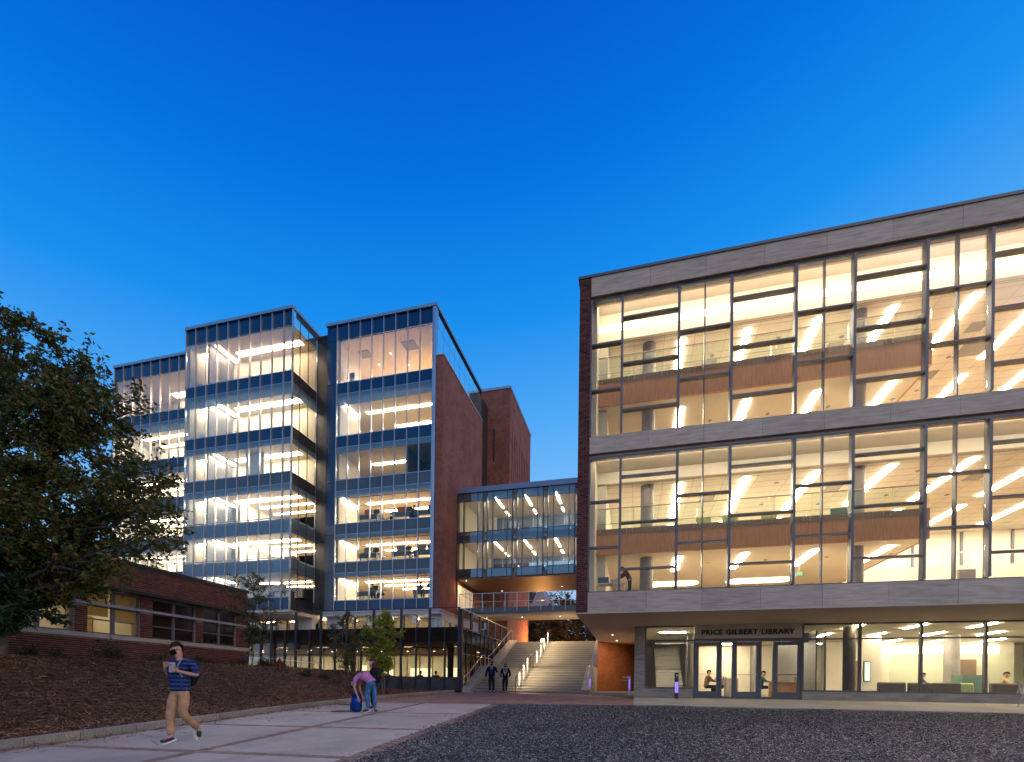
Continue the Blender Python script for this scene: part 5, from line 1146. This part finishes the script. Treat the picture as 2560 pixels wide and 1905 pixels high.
# ================================================================ people
SKIN = mat('skin', (.50, .27, .19), .55, var=.05); HAIRB = mat('brown_hair', (.03, .016, .010), .85, var=.3, scale=40, stretch=(1, 1, .2), spec=.1); HAIRD = mat('dark_hair', (.012, .009, .008), .85, spec=.1)
MASKB = mat('black_mask', (.008, .008, .009), .9, spec=.1)
def cloth(n, c, v=.12, r=.9): return MATS.get(n) or mat(n, c, r, var=v * 2, scale=7, bump=.9, bscale=9, spec=.15)
def skin_mesh(name, V, E, Rr, m, parent, root=0, sub=1):
    """one continuous surface grown over a skeleton"""
    me = bpy.data.meshes.new(name); me.from_pydata([tuple(v) for v in V], E, []); o = bpy.data.objects.new(name, me); C.objects.link(o)
    o.modifiers.new('s', 'SKIN'); sd = me.skin_vertices[0].data
    for i, r in enumerate(Rr): sd[i].radius = r if isinstance(r, tuple) else (r, r); sd[i].use_root = (i == root)
    o.modifiers['s'].use_smooth_shade = True
    s = o.modifiers.new('d', 'SUBSURF'); s.levels = sub; s.render_levels = sub
    dg = bpy.context.evaluated_depsgraph_get(); dg.update(); nm = bpy.data.meshes.new_from_object(o.evaluated_get(dg)); bpy.data.objects.remove(o)
    nm.name = name; nm.materials.clear(); nm.materials.append(m); nm.polygons.foreach_set('use_smooth', [True] * len(nm.polygons))
    q = bpy.data.objects.new(name, nm); C.objects.link(q); q.parent = parent; ORG[q] = ORG[parent]; return q
def ell(name, c, r, m, parent, axis=None, cut=None, seg=16, noise_=0, seed=1):
    bm = bmesh.new(); bmesh.ops.create_uvsphere(bm, u_segments=seg, v_segments=seg // 2 + 2, radius=1)
    if cut is not None:
        bmesh.ops.delete(bm, geom=[v for v in bm.verts if cut(v.co)], context='VERTS')
    for v in bm.verts:
        k = 1 + noise_ * noise.noise(v.co * 3 + Vector((seed, 0, 0))); v.co = Vector((v.co.x * r[0] * k, v.co.y * r[1] * k, v.co.z * r[2] * k))
        if axis is not None: v.co = axis @ v.co
        v.co += Vector(c)
    me = bpy.data.meshes.new(name); bm.to_mesh(me); bm.free(); me.materials.append(m); me.polygons.foreach_set('use_smooth', [True] * len(me.polygons))
    q = bpy.data.objects.new(name, me); C.objects.link(q); q.parent = parent; ORG[q] = ORG[parent]; return q
def hand_chain(V, E, Rr, w_i, wr, dirv, side, curl=.5, k=1.0, fingers=True):
    """palm, four unequal fingers and a thumb growing from the wrist vertex"""
    d = Vector(dirv).normalized(); s = Vector(side).normalized(); u = d.cross(s).normalized()
    p = Vector(wr) + d * .055 * k; V.append(p); Rr.append((.036 * k, .020 * k)); pi = len(V) - 1; E.append((w_i, pi))
    if not fingers:
        V.append(p + d * .09 * k + u * .03 * curl); Rr.append((.024 * k, .015 * k)); E.append((pi, len(V) - 1)); return
    for j, (off, ln) in enumerate(((-.030, .062), (-.010, .075), (.010, .072), (.029, .055))):
        a = p + d * .045 * k + s * off * k; b = a + (d * (1 - curl * .5) + u * curl * .6).normalized() * ln * .55 * k; c = b + (d * (1 - curl) + u * curl).normalized() * ln * .5 * k
        i0 = len(V); V += [a, b, c]; Rr += [.0095 * k, .0085 * k, .007 * k]; E += [(pi, i0), (i0, i0 + 1), (i0 + 1, i0 + 2)]
    a = p - s * .034 * k + u * .008; b = a + (d * .6 - s * .7 + u * .25).normalized() * .04 * k; i0 = len(V); V += [a, b, b + (d * .9 - s * .2 + u * .3).normalized() * .028 * k]; Rr += [.012 * k, .010 * k, .008 * k]; E += [(pi, i0), (i0, i0 + 1), (i0 + 1, i0 + 2)]
def person(label, loc, rz, J, top, legs, hair='short', hairm=None, mask=None, skin=None, shoe=None, scale=1.0, open_jacket=None, sleeves='long', fingers=True, bulk=1.0, group=None, loose=1.0, extras=None, sneaker=None):
    """J: joint positions, figure faces -Y at rz=0, origin between the feet"""
    t = thing('person', loc, label, 'person', group); skin = skin or SKIN; J = {k: Vector(v) for k, v in J.items()}
    hd = (J['head'] - J['neck']).normalized(); fw = J.get('look', Vector((0, -1, 0))).normalized()
    O = ORG[t]; ORG[t] = Vector((0, 0, 0))
    V = [J['pelvis'], J['waist'], J['chest'] - (J['chest'] - J['waist']) * .08, J['neck'] - (J['neck'] - J['chest']) * .3, J['neck'], J['head'] - hd * .085, J['head'], J['head'] + hd * .07]
    Rr = [(.12 * bulk, .09 * bulk), (.10 * bulk, .075 * bulk), (.115 * bulk, .08 * bulk), (.06, .05), .052, (.074, .082), (.086, .106), (.070, .082)]
    E = [(i, i + 1) for i in range(7)]
    for sd in 'LR':
        k = len(V); V += [J['sh' + sd], J['el' + sd], J['wr' + sd]]; Rr += [.048 * bulk, .041, (.028, .024)]; E += [(2, k), (k, k + 1), (k + 1, k + 2)]
        dv = (J['wr' + sd] - J['el' + sd]).normalized()
        if 'hd' + sd in J: dv = J['hd' + sd].normalized()
        sv = dv.cross(Vector((0, 1, .3))).normalized() * (1 if sd == 'L' else -1)
        hand_chain(V, E, Rr, k + 2, J['wr' + sd], dv, sv, .55, 1.0, fingers)
        k = len(V); V += [J['hip' + sd], J['kn' + sd], J['an' + sd], J['toe' + sd]]; Rr += [.085 * bulk, .056, .038, (.04, .03)]; E += [(0, k), (k, k + 1), (k + 1, k + 2), (k + 2, k + 3)]
    # face: nose as a small vertex chain in front of the head
    k = len(V); V += [J['head'] + fw * .078 - hd * .012, J['head'] + fw * .105 - hd * .03]; Rr += [.018, .011]; E += [(6, k), (k, k + 1)]
    skin_mesh('body', V, E, Rr, skin, t)
    rt_ = fw.cross(hd).normalized()
    for s in (-1, 1):
        ell('eye', J['head'] + fw * .083 + rt_ * .031 * s + hd * .008, (.013, .013, .009), BLACKM, t, seg=8)
        ell('ear', J['head'] + rt_ * .079 * s - hd * .012, (.012, .018, .03), skin, t, seg=8)
    ell('mouth', J['head'] + fw * .082 - hd * .062, (.022, .010, .006), MATS.get('lip') or mat('lip', (.32, .10, .09), .5), t, seg=8)
    hm = hairm or HAIRB; ax = hd.to_track_quat('Z', 'Y').to_matrix()
    bx = rt_; M = Matrix((rt_, -fw - hd * (-fw).dot(hd), hd)).transposed()
    if hair:
        ell('hair', J['head'] - fw * .016 + hd * .016, (.092, .110, .112), hm, t, axis=M, cut=(lambda c: c.z < .06 and c.y < .35) if hair != 'bald' else (lambda c: c.z < .2 or c.y < .1), noise_=.12, seg=20)
    if hair == 'long':
        V2 = [J['head'] - fw * .035 + hd * .02, J['head'] - fw * .05 - hd * .10, J['head'] - fw * .055 - Vector((0, 0, .26)), J['head'] - fw * .03 - Vector((0, 0, .42))]
        skin_mesh('long_hair', V2, [(0, 1), (1, 2), (2, 3)], [(.115, .10), (.125, .10), (.13, .09), (.07, .05)], hm, t)
    if mask:
        ell('face_mask', J['head'] + fw * .016 - hd * .05, (.083, .106, .062), mask, t, axis=M, cut=lambda c: c.y > -.05)
        ell('mask_strap', J['head'] - hd * .02 + fw * .0, (.0885, .094, .006), mask, t, axis=M, cut=lambda c: c.y > .3)
    # clothes
    V = [J['pelvis'] - (J['waist'] - J['pelvis']) * .35, J['waist'], J['chest'], J['neck'] - (J['neck'] - J['chest']) * .30]; Rr = [(.165 * bulk * loose, .135 * bulk * loose), (.155 * bulk * loose, .125 * bulk * loose), (.175 * bulk, .125 * bulk), (.105, .08)]; E = [(0, 1), (1, 2), (2, 3)]
    if 'back' in J: V.append(J['back']); Rr.append((.165 * bulk, .13 * bulk)); E = [(0, 1), (1, 4), (4, 2), (2, 3)]
    for sd in 'LR':
        k = len(V); V += [J['sh' + sd], J['sh' + sd].lerp(J['el' + sd], .95 if sleeves != 'short' else .62)]; Rr += [.076 * bulk, .062]; E += [(2, k), (k, k + 1)]
        if sleeves == 'long': V += [J['el' + sd].lerp(J['wr' + sd], .93)]; Rr += [.045]; E += [(k + 1, k + 2)]
    skin_mesh('shirt' if not open_jacket else 'jacket', V, E, Rr, top, t, 1, 2)
    if open_jacket:
        c = (J['waist'] + J['chest']) / 2; ell('shirt_front', c + fw * .085 * bulk, (.085 * bulk, .06, .25), open_jacket, t)
    V = [J['pelvis'] + (J['waist'] - J['pelvis']) * .2, J['pelvis']]; Rr = [(.145 * bulk, .12 * bulk), (.155 * bulk, .125 * bulk)]; E = [(0, 1)]
    for sd in 'LR':
        k = len(V); V += [J['hip' + sd], J['kn' + sd], J['kn' + sd].lerp(J['an' + sd], .5), J['an' + sd].lerp(J['kn' + sd], .06)]; Rr += [.108 * bulk, .078, .068, .063]; E += [(1, k), (k, k + 1), (k + 1, k + 2), (k + 2, k + 3)]
    skin_mesh('trousers', V, E, Rr, legs, t, 1, 2)
    for sd in 'LR':
        a, b = J['an' + sd], J['toe' + sd]; d = (b - a); h = a - Vector((0, 0, .045))
        V = [a + Vector((0, 0, -.01)), a.lerp(b, .1) - Vector((0, 0, .035)), a.lerp(b, .6) + Vector((0, 0, -.012)), b + d * .22]; back = a - d * .28 - Vector((0, 0, .035)); V.append(back)
        skin_mesh('shoe', V, [(0, 1), (1, 2), (2, 3), (1, 4)], [.046, (.048, .042), (.046, .036), (.036, .026), .036], shoe or MATS.get('black_shoe') or mat('black_shoe', (.02, .02, .022), .5), t, 1, 2)
        if sneaker:
            nrm = (b - a).cross(Vector((1, 0, 0))); up = Vector((0, 0, 1)) if abs(d.z) < .12 else (Vector((0, 0, 1)) - d.normalized() * d.normalized().z).normalized()
            q = MB(); c0 = a.lerp(b, .45) - up * .066; L2 = d.normalized() * .145; S2 = d.cross(up).normalized() * .046
            vs_ = [c0 + L2 * x + S2 * y * (1 if abs(x) < .9 else .6) + up * z for z in (-.012, .012) for x, y in ((-1, -1), (.6, -1.0), (1, -.4), (1, .4), (.6, 1), (-1, 1))]
            q.v = [tuple(v) for v in vs_]; q.f = [tuple(reversed(range(6))), tuple(range(6, 12))] + [(i, (i + 1) % 6, 6 + (i + 1) % 6, 6 + i) for i in range(6)]; q.mi = [0] * 8
            q.build('sole', WHITE, t)
    if extras: extras(t, J, fw, hd, rt_)
    for ch_ in t.children: ch_.location = ch_.location
    ORG[t] = O; t.rotation_euler.z = rz; t.scale = (scale,) * 3
    return t
def dots(c, s): return (c[0] * s, c[1] * s, c[2] * s)
STAND = dict(pelvis=(0, 0, .95), waist=(0, 0, 1.10), chest=(0, 0, 1.32), neck=(0, 0, 1.50), head=(0, -.02, 1.655),
             shL=(.19, 0, 1.42), elL=(.25, .02, 1.14), wrL=(.25, -.08, .90), shR=(-.19, 0, 1.42), elR=(-.25, .02, 1.14), wrR=(-.25, -.08, .90),
             hipL=(.09, 0, .90), knL=(.10, -.02, .50), anL=(.10, 0, .10), toeL=(.11, -.13, .05), hipR=(-.09, 0, .90), knR=(-.10, -.02, .50), anR=(-.10, 0, .10), toeR=(-.11, -.13, .05))
def pose(**k): d = dict(STAND); d.update(k); return d
# --- the walking man in the checked shirt
def plaid():
    m, t, b = nodes('blue_plaid'); b.inputs['Roughness'].default_value = .9
    g = t.nodes.new('ShaderNodeTexCoord'); s = t.nodes.new('ShaderNodeSeparateXYZ'); t.links.new(g.outputs['Object'], s.inputs[0])
    def wave(sock, f, th):
        a = t.nodes.new('ShaderNodeMath'); a.operation = 'MULTIPLY'; a.inputs[1].default_value = f; t.links.new(sock, a.inputs[0])
        c = t.nodes.new('ShaderNodeMath'); c.operation = 'SINE'; t.links.new(a.outputs[0], c.inputs[0])
        e = t.nodes.new('ShaderNodeMapRange'); e.inputs[1].default_value = th - .3; e.inputs[2].default_value = th + .3; t.links.new(c.outputs[0], e.inputs[0]); return e.outputs[0]
    h = wave(s.outputs[2], 88, .35); v = wave(s.outputs[0], 70, .3)
    mx = t.nodes.new('ShaderNodeMix'); mx.data_type = 'RGBA'; mx.inputs[6].default_value = (.006, .008, .025, 1); mx.inputs[7].default_value = (.012, .075, .34, 1); t.links.new(h, mx.inputs[0])
    m2 = t.nodes.new('ShaderNodeMix'); m2.data_type = 'RGBA'; m2.inputs[7].default_value = (.015, .03, .14, 1); t.links.new(mx.outputs[2], m2.inputs[6])
    mm_ = t.nodes.new('ShaderNodeMath'); mm_.operation = 'MULTIPLY'; mm_.inputs[1].default_value = .6; t.links.new(v, mm_.inputs[0]); t.links.new(mm_.outputs[0], m2.inputs[0])
    t.links.new(m2.outputs[2], b.inputs['Base Color']); return m
def packstraps(t, J, fw, hd, rt_):
    gm = cloth('grey_strap', (.22, .23, .27)); bk = cloth('black_pack', (.02, .022, .03))
    for s in (-1, 1): 
        V = [J['neck'] + rt_ * .11 * s - fw * .08 - Vector((0, 0, .05)), J['neck'] + rt_ * .12 * s - Vector((0, 0, .045)) + fw * .02, J['chest'] + rt_ * .12 * s + fw * .105, J['waist'] + rt_ * .17 * s + fw * .05]
        skin_mesh('strap', V, [(0, 1), (1, 2), (2, 3)], [(.024, .010)] * 4, gm, t)
    ell('backpack', J['chest'] - fw * .20 - Vector((0, 0, .08)), (.17, .11, .26), bk, t, axis=Matrix((rt_, -fw, Vector((0, 0, 1)))).transposed())
    m = MB(); c = J['wrL'] + Vector((-.05, -.05, .0)); m.box(c.x - .05, c.x + .05, c.y - .012, c.y + .012, c.z - .02, c.z + .15); m.build('phone', cloth('paper_pink', (.45, .36, .36)), t)
JW = pose(look=(-.35, -1, -.08), pelvis=(0, 0, .93), head=(-.05, -.05, 1.635), neck=(-.01, -.02, 1.48), chest=(0, -.01, 1.30),
    shL=(.20, .02, 1.41), elL=(.30, .06, 1.17), wrL=(.10, -.17, 1.24), shR=(-.20, 0, 1.40), elR=(-.27, .03, 1.15), wrR=(-.12, -.20, 1.28), hdL=(-.5, -.3, .8), hdR=(.6, -.4, .5),
    hipR=(-.09, 0, .89), knR=(-.08, -.12, .50), anR=(-.03, -.14, .10), toeR=(-.09, -.26, .05), hipL=(.09, .0, .89), knL=(.10, -.05, .50), anL=(.13, .27, .22), toeL=(.14, .27, .09))
wx, wy = -7.70, 6.70
person('man in blue plaid shirt, tan trousers and black face mask striding on the walkway', (wx, wy, gz(wx, wy) + .012), R(4), JW, plaid(), cloth('tan_chino', (.42, .25, .14)), mask=MASKB, sleeves='elbow', extras=packstraps, hairm=HAIRB, loose=1.1, sneaker=1)
# --- bending man
JB = dict(pelvis=(.10, 0, .94), waist=(.03, 0, 1.06), back=(-.11, 0, 1.12), chest=(-.25, 0, 1.08), neck=(-.38, 0, .97), head=(-.45, -.02, .84), look=(-.5, 0, -.9),
    shL=(-.34, -.15, 1.03), elL=(-.35, -.20, .74), wrL=(-.24, -.18, .46), shR=(-.34, .15, 1.03), elR=(-.33, .15, .68), wrR=(-.20, .08, .46),
    hipL=(.08, -.10, .88), knL=(.03, -.12, .48), anL=(.06, -.12, .09), toeL=(-.07, -.14, .045), hipR=(.12, .10, .88), knR=(.16, .10, .48), anR=(.20, .06, .09), toeR=(.30, -.04, .045))
bx_, by_ = -7.88, 13.1
person('bending person in mauve shirt and blue jeans reaching into a blue backpack', (bx_, by_, gz(bx_, by_) + .012), yaw + R(-6), JB, cloth('mauve_tee', (.48, .20, .42)), cloth('blue_denim', (.045, .15, .30), .25), hair='short', hairm=HAIRD, sleeves='short', sneaker=1, loose=1.15)
bp = thing('backpack', (-8.22, 13.0, gz(0, 13)), 'bright blue backpack standing on the walkway at the bending person', 'backpack')
BLU = cloth('royal_blue', (.006, .06, .30)); BLU2 = cloth('deep_blue', (.006, .03, .16)); zb = gz(0, 13) + .015
def bag(nm, c, r, m_):
    bm = bmesh.new(); bmesh.ops.create_cube(bm, size=2); bmesh.ops.subdivide_edges(bm, edges=bm.edges[:], cuts=3, use_grid_fill=True)
    for v in bm.verts:
        q = v.co.copy(); n_ = q.normalized(); q = q.lerp(n_ * 1.25, .45); q *= 1 + .06 * noise.noise(q * 2.3); v.co = Vector((q.x * r[0], q.y * r[1], q.z * r[2])) + Vector(c) - ORG[bp]
    me = bpy.data.meshes.new(nm); bm.to_mesh(me); bm.free(); me.materials.append(m_); me.polygons.foreach_set('use_smooth', [True] * len(me.polygons)); o = bpy.data.objects.new(nm, me); C.objects.link(o); o.parent = bp; ORG[o] = ORG[bp]
bag('bag_body', (-8.2, 13.0, zb + .25), (.125, .12, .24), BLU); bag('front_pocket', (-8.24, 12.88, zb + .16), (.09, .045, .12), BLU2)
bag('top_flap', (-8.2, 12.98, zb + .49), (.12, .10, .06), BLU2)
m = MB(); m.path([(-8.24, 13, zb + .5), (-8.22, 13, zb + .57), (-8.16, 13, zb + .57), (-8.14, 13, zb + .5)], .012, 6); m.build('handle', BLU2, bp)
# --- woman with long hair
JL = pose(look=(-1, -.25, -.05), pelvis=(0, 0, .88), waist=(0, 0, 1.02), chest=(.02, 0, 1.22), neck=(.0, 0, 1.39), head=(-.03, 0, 1.535), shL=(.05, -.17, 1.32), elL=(.10, -.22, 1.05), wrL=(-.10, -.20, .98), shR=(.05, .17, 1.32), elR=(.08, .2, 1.06), wrR=(-.14, .12, .98),
    hipL=(0, -.09, .83), knL=(0, -.09, .46), anL=(.02, -.09, .09), toeL=(-.11, -.09, .045), hipR=(0, .09, .83), knR=(0, .09, .46), anR=(.02, .09, .09), toeR=(-.11, .09, .045))
lx, ly = -8.35, 14.2
person('long haired woman in black jacket and pale blue mask behind the bending person', (lx, ly, gz(lx, ly) + .012), yaw + R(4), JL, cloth('black_jacket', (.012, .012, .016)), cloth('black_pants', (.015, .015, .02)), hair='long', hairm=mat('auburn_hair', (.07, .025, .016), .7, spec=.2, var=.5, scale=30, stretch=(1, 1, .2)), mask=cloth('blue_mask', (.45, .62, .78)), loose=1.15, scale=1.0,
    extras=lambda t, J, fw, hd, rt_: ell('black_bag', (.16, .02, 1.13), (.10, .15, .22), cloth('black_pack', (.02, .022, .03)), t))
# --- the two people walking down at the foot of the steps
def lanyard(t, J, fw, hd, rt_):
    for (x, z) in ((-.07, 1.38), (.02, 1.40), (.02, 1.33), (.06, 1.36)): m = MB(); m.box(x - .012, x + .012, -.215, -.205, z, z + .03); m.build('badge', WHITE, t)
JP = pose(look=(-.1, -1, 0), elL=(.31, .0, 1.18), wrL=(.33, -.22, 1.28), elR=(-.31, .03, 1.14), wrR=(-.33, -.02, .88), anR=(-.06, -.14, .10), toeR=(-.06, -.27, .045), knR=(-.09, -.10, .5), anL=(.12, .12, .12), toeL=(.13, 0, .05))
person('heavily built man in black jacket over blue shirt with black mask coming off the steps', (-7.93, 26.3, gz(0, 26.3)), R(14), JP, cloth('black_jacket', (.012, .012, .016)), cloth('black_pants', (.015, .015, .02)), open_jacket=cloth('blue_shirt', (.015, .03, .20)), mask=MASKB, bulk=1.18, loose=1.1, fingers=True, extras=lanyard, scale=1.02)
def scarf(t, J, fw, hd, rt_):
    V = [(-.09, -.02, 1.50), (-.10, -.12, 1.36), (-.05, -.17, 1.22), (0, -.18, 1.17), (.05, -.17, 1.22), (.10, -.12, 1.36), (.09, -.02, 1.50)]
    skin_mesh('scarf', [Vector(v) for v in V], [(i, i + 1) for i in range(6)], [(.02, .02)] * 2 + [(.026, .018)] * 3 + [(.02, .02)] * 2, cloth('pale_scarf', (.50, .58, .52)), t)
person('slimmer person in black with pale necklace scarf and dark mask coming off the steps', (-7.08, 26.15, gz(0, 26.15)), R(12), pose(elR=(-.28, .04, 1.15), wrR=(-.24, -.06, .93), elL=(.29, .04, 1.13), wrL=(.24, -.12, .97), knL=(.08, -.10, .5), anL=(.06, -.12, .1), toeL=(.07, -.25, .045)), cloth('black_jacket', (.012, .012, .016)), cloth('black_pants', (.015, .015, .02)), open_jacket=cloth('grey_shirt', (.14, .14, .15)), mask=cloth('wine_mask', (.05, .018, .025)), hairm=mat('grey_hair', (.10, .085, .08), .8, spec=.1), loose=1.1, scale=.955, extras=scarf)
# --- people seen through windows
SEAT = dict(pelvis=(0, .05, .52), waist=(0, .03, .68), chest=(0, -.03, .90), neck=(0, -.06, 1.06), head=(0, -.10, 1.20), look=(0, -1, -.3), shL=(.18, -.03, .99), elL=(.23, -.20, .78), wrL=(.12, -.42, .76), shR=(-.18, -.03, .99), elR=(-.23, -.20, .78), wrR=(-.12, -.42, .76),
    hipL=(.09, .02, .50), knL=(.11, -.40, .50), anL=(.11, -.38, .10), toeL=(.11, -.5, .05), hipR=(-.09, .02, .50), knR=(-.11, -.40, .50), anR=(-.11, -.38, .10), toeR=(-.11, -.5, .05))
def seated(x, y, z, rz, label, top, hairm=None, **k):
    return person(label, (x, y, z), rz, SEAT, top, cloth('black_pants', (.015, .015, .02)), hairm=hairm or HAIRD, fingers=False, **k)
seated(3.5, 25.6, .02, R(100), 'seated person reading behind the left entrance door', cloth('brown_top', (.16, .08, .05)))
seated(4.15, 25.8, .02, R(-60), 'seated person in pale top behind the first narrow door sidelight', cloth('pink_top', (.5, .36, .33)))
seated(6.2, 26.6, .02, R(80), 'seated person in dark green top left of the reception desk', cloth('green_top', (.03, .10, .06)))
seated(14.0, 28.6, .02, R(60), 'seated person in dark blue beside the round lobby column', cloth('navy_top', (.03, .05, .10)))
seated(15.2, 24.95, -.02, R(60), 'curly haired person in tan top bending forward behind the right hand sofa', cloth('tan_top', (.50, .36, .20)), hairm=HAIRB)
JN = pose(look=(-.6, -.2, -.8), pelvis=(.10, 0, .85), waist=(.05, 0, 1.0), chest=(-.08, -.02, 1.17), neck=(-.18, -.02, 1.28), head=(-.27, -.04, 1.36), shL=(-.05, -.16, 1.22), elL=(-.28, -.18, 1.06), wrL=(-.48, -.10, .92), shR=(-.05, .16, 1.22), elR=(-.25, .16, 1.02), wrR=(-.46, .10, .9), hipL=(.1, -.09, .8), hipR=(.1, .09, .8), knL=(.1, -.1, .45), knR=(.12, .1, .45))
person('person in maroon leaning over the work table in the lower library corner window', (-.32, 19.65, 4.06), R(0), JN, cloth('maroon_top', (.16, .04, .045)), cloth('navy_trousers', (.03, .04, .07)), fingers=False, scale=.80)
def desk(x, y, z, label, screen=None, w_=1.5):
    t = thing('study_desk', (x, y, z), label, 'desk', 'study desks in the right hand glass tower')
    box('desk_top', x - w_ / 2, x + w_ / 2, y - .35, y + .35, z + .70, z + .74, COLM, t); box('modesty_panel', x - w_ / 2, x + w_ / 2, y - .36, y - .345, z + .35, z + .69, SPANDG, t)
    for s in (-1, 1): box('leg', x + s * w_ * .45 - .03, x + s * w_ * .45 + .03, y - .3, y + .3, z, z + .699, DARKF, t)
    if screen: box('divider', x - w_ * .35, x + w_ * .1, y + .0, y + .03, z + .741, z + 1.25, screen, t)
    m = MB(); m.box(x + .25, x + .75, y - .02, y + .02, z + .86, z + 1.2); m.box(x + .48, x + .52, y, y + .03, z + .741, z + .86); m.build('monitor', DARKF, t)
def tchair(x, y, z, rz, label):
    t = thing('task_chair', (x, y, z), label, 'chair', 'task chairs in the right hand glass tower')
    box('seat', x - .22, x + .22, y - .22, y + .22, z + .42, z + .50, SPANDG, t, .03); box('backrest', x - .2, x + .2, y + .2, y + .25, z + .55, z + 1.1, SPANDG, t, .02)
    m = MB(); m.bar((x, y, z + .05), (x, y, z + .42), .03); m.build('stem', DARKF, t); m = MB()
    for q in range(5): m.bar((x, y, z + .08), (x + .28 * math.cos(q * 1.257), y + .28 * math.sin(q * 1.257), z + .04), .018, 5)
    m.build('base', DARKF, t); t.rotation_euler.z = rz
ORG_ = cloth('orange_panel', (.75, .16, .03))
f3, f4, f5 = SILL[3] - .12, SILL[4] - .12, SILL[5] - .12
DY = 33.65
for lv, (zf, nm) in enumerate(((f3, 'fourth'), (f4, 'fifth'), (f5, 'sixth'))):
    zf += .16
    for k, x in enumerate((-20.2, -17.4, -15.6)):
        if lv == 2 and k == 1: continue
        desk(x, DY, zf, '%s desk from the left on the %s storey down of the right glass tower' % (('first', 'middle', 'last')[k], nm), ORG_ if lv == 0 and k < 2 else (None if lv != 1 else COLM))
        if lv < 2: tchair(x + 1.05, DY + .1, zf, R(70 + 50 * k), 'task chair right of the %s desk on the %s storey down' % (('first', 'middle', 'last')[k], nm))
seated(-16.55, DY + .1, f3 + .16, R(40), 'long haired person seated among the orange dividers in the right tower', cloth('dark_top', (.06, .05, .06)), hairm=HAIRB)
seated(-18.3, DY + .3, f3 + .16, R(0), 'person in grey seated beyond the desks on the orange divider storey', cloth('grey_shirt', (.14, .14, .15)))
seated(-19.9, DY - .1, f5 + .16, R(40), 'person in teal at the table on the lowest lit storey of the right tower', cloth('teal_top', (.04, .14, .13)), hairm=HAIRB)
seated(-19.0, DY - .1, f5 + .16, R(-40), 'person in white at the table on the lowest lit storey of the right tower', cloth('white_top', (.6, .6, .6)))
seated(-15.9, DY - .1, f5 + .16, R(60), 'person in brown at the right end of the lowest lit storey', cloth('brown_top', (.16, .08, .05)), hairm=HAIRB)
seated(-26.2, 31.2, SILL[5] + .04, R(50), 'person seated in the bottom corner of the middle glass tower', cloth('tan_top', (.50, .36, .20)))
t = thing('study_desk', (-26, 31.1, SILL[5]), 'dark desk in the bottom corner of the middle glass tower', 'desk'); box('desk_top', -27.2, -25.2, 30.9, 31.5, SILL[5] + .5, SILL[5] + .54, DARKF, t)
for x in (-27.1, -25.3): box('leg', x - .03, x + .03, 31, 31.4, SILL[5] - .12, SILL[5] + .499, DARKF, t)
seated(-13.0, 30.0, .02, R(180), 'dark haired person seated inside the pavilion before the bright wall', cloth('dark_top', (.06, .05, .06))); seated(-14.2, 30.1, .02, R(160), 'second seated person inside the pavilion left of the first', cloth('brown_top', (.16, .08, .05)))
for (x, y, z, lb_) in [(-22.1, 33.6, SILL[0] - .1, 'dark stool chair in the top left corner of the right tower')]:
    t = thing('tall_chair', (x, y, z), lb_, 'chair'); box('seat', x - .25, x + .25, y - .2, y + .2, z + .85, z + .95, SPANDG, t, .03); box('backrest', x - .25, x + .25, y + .15, y + .2, z + .95, z + 1.5, SPANDG, t, .02)
    for a in (-.2, .2): m = MB(); m.bar((x + a, y, z + .85), (x + a * 1.3, y, z), .015); m.build('leg', MULL, t)
for pu in list(bpy.data.materials):
    if pu.users == 0: bpy.data.materials.remove(pu)
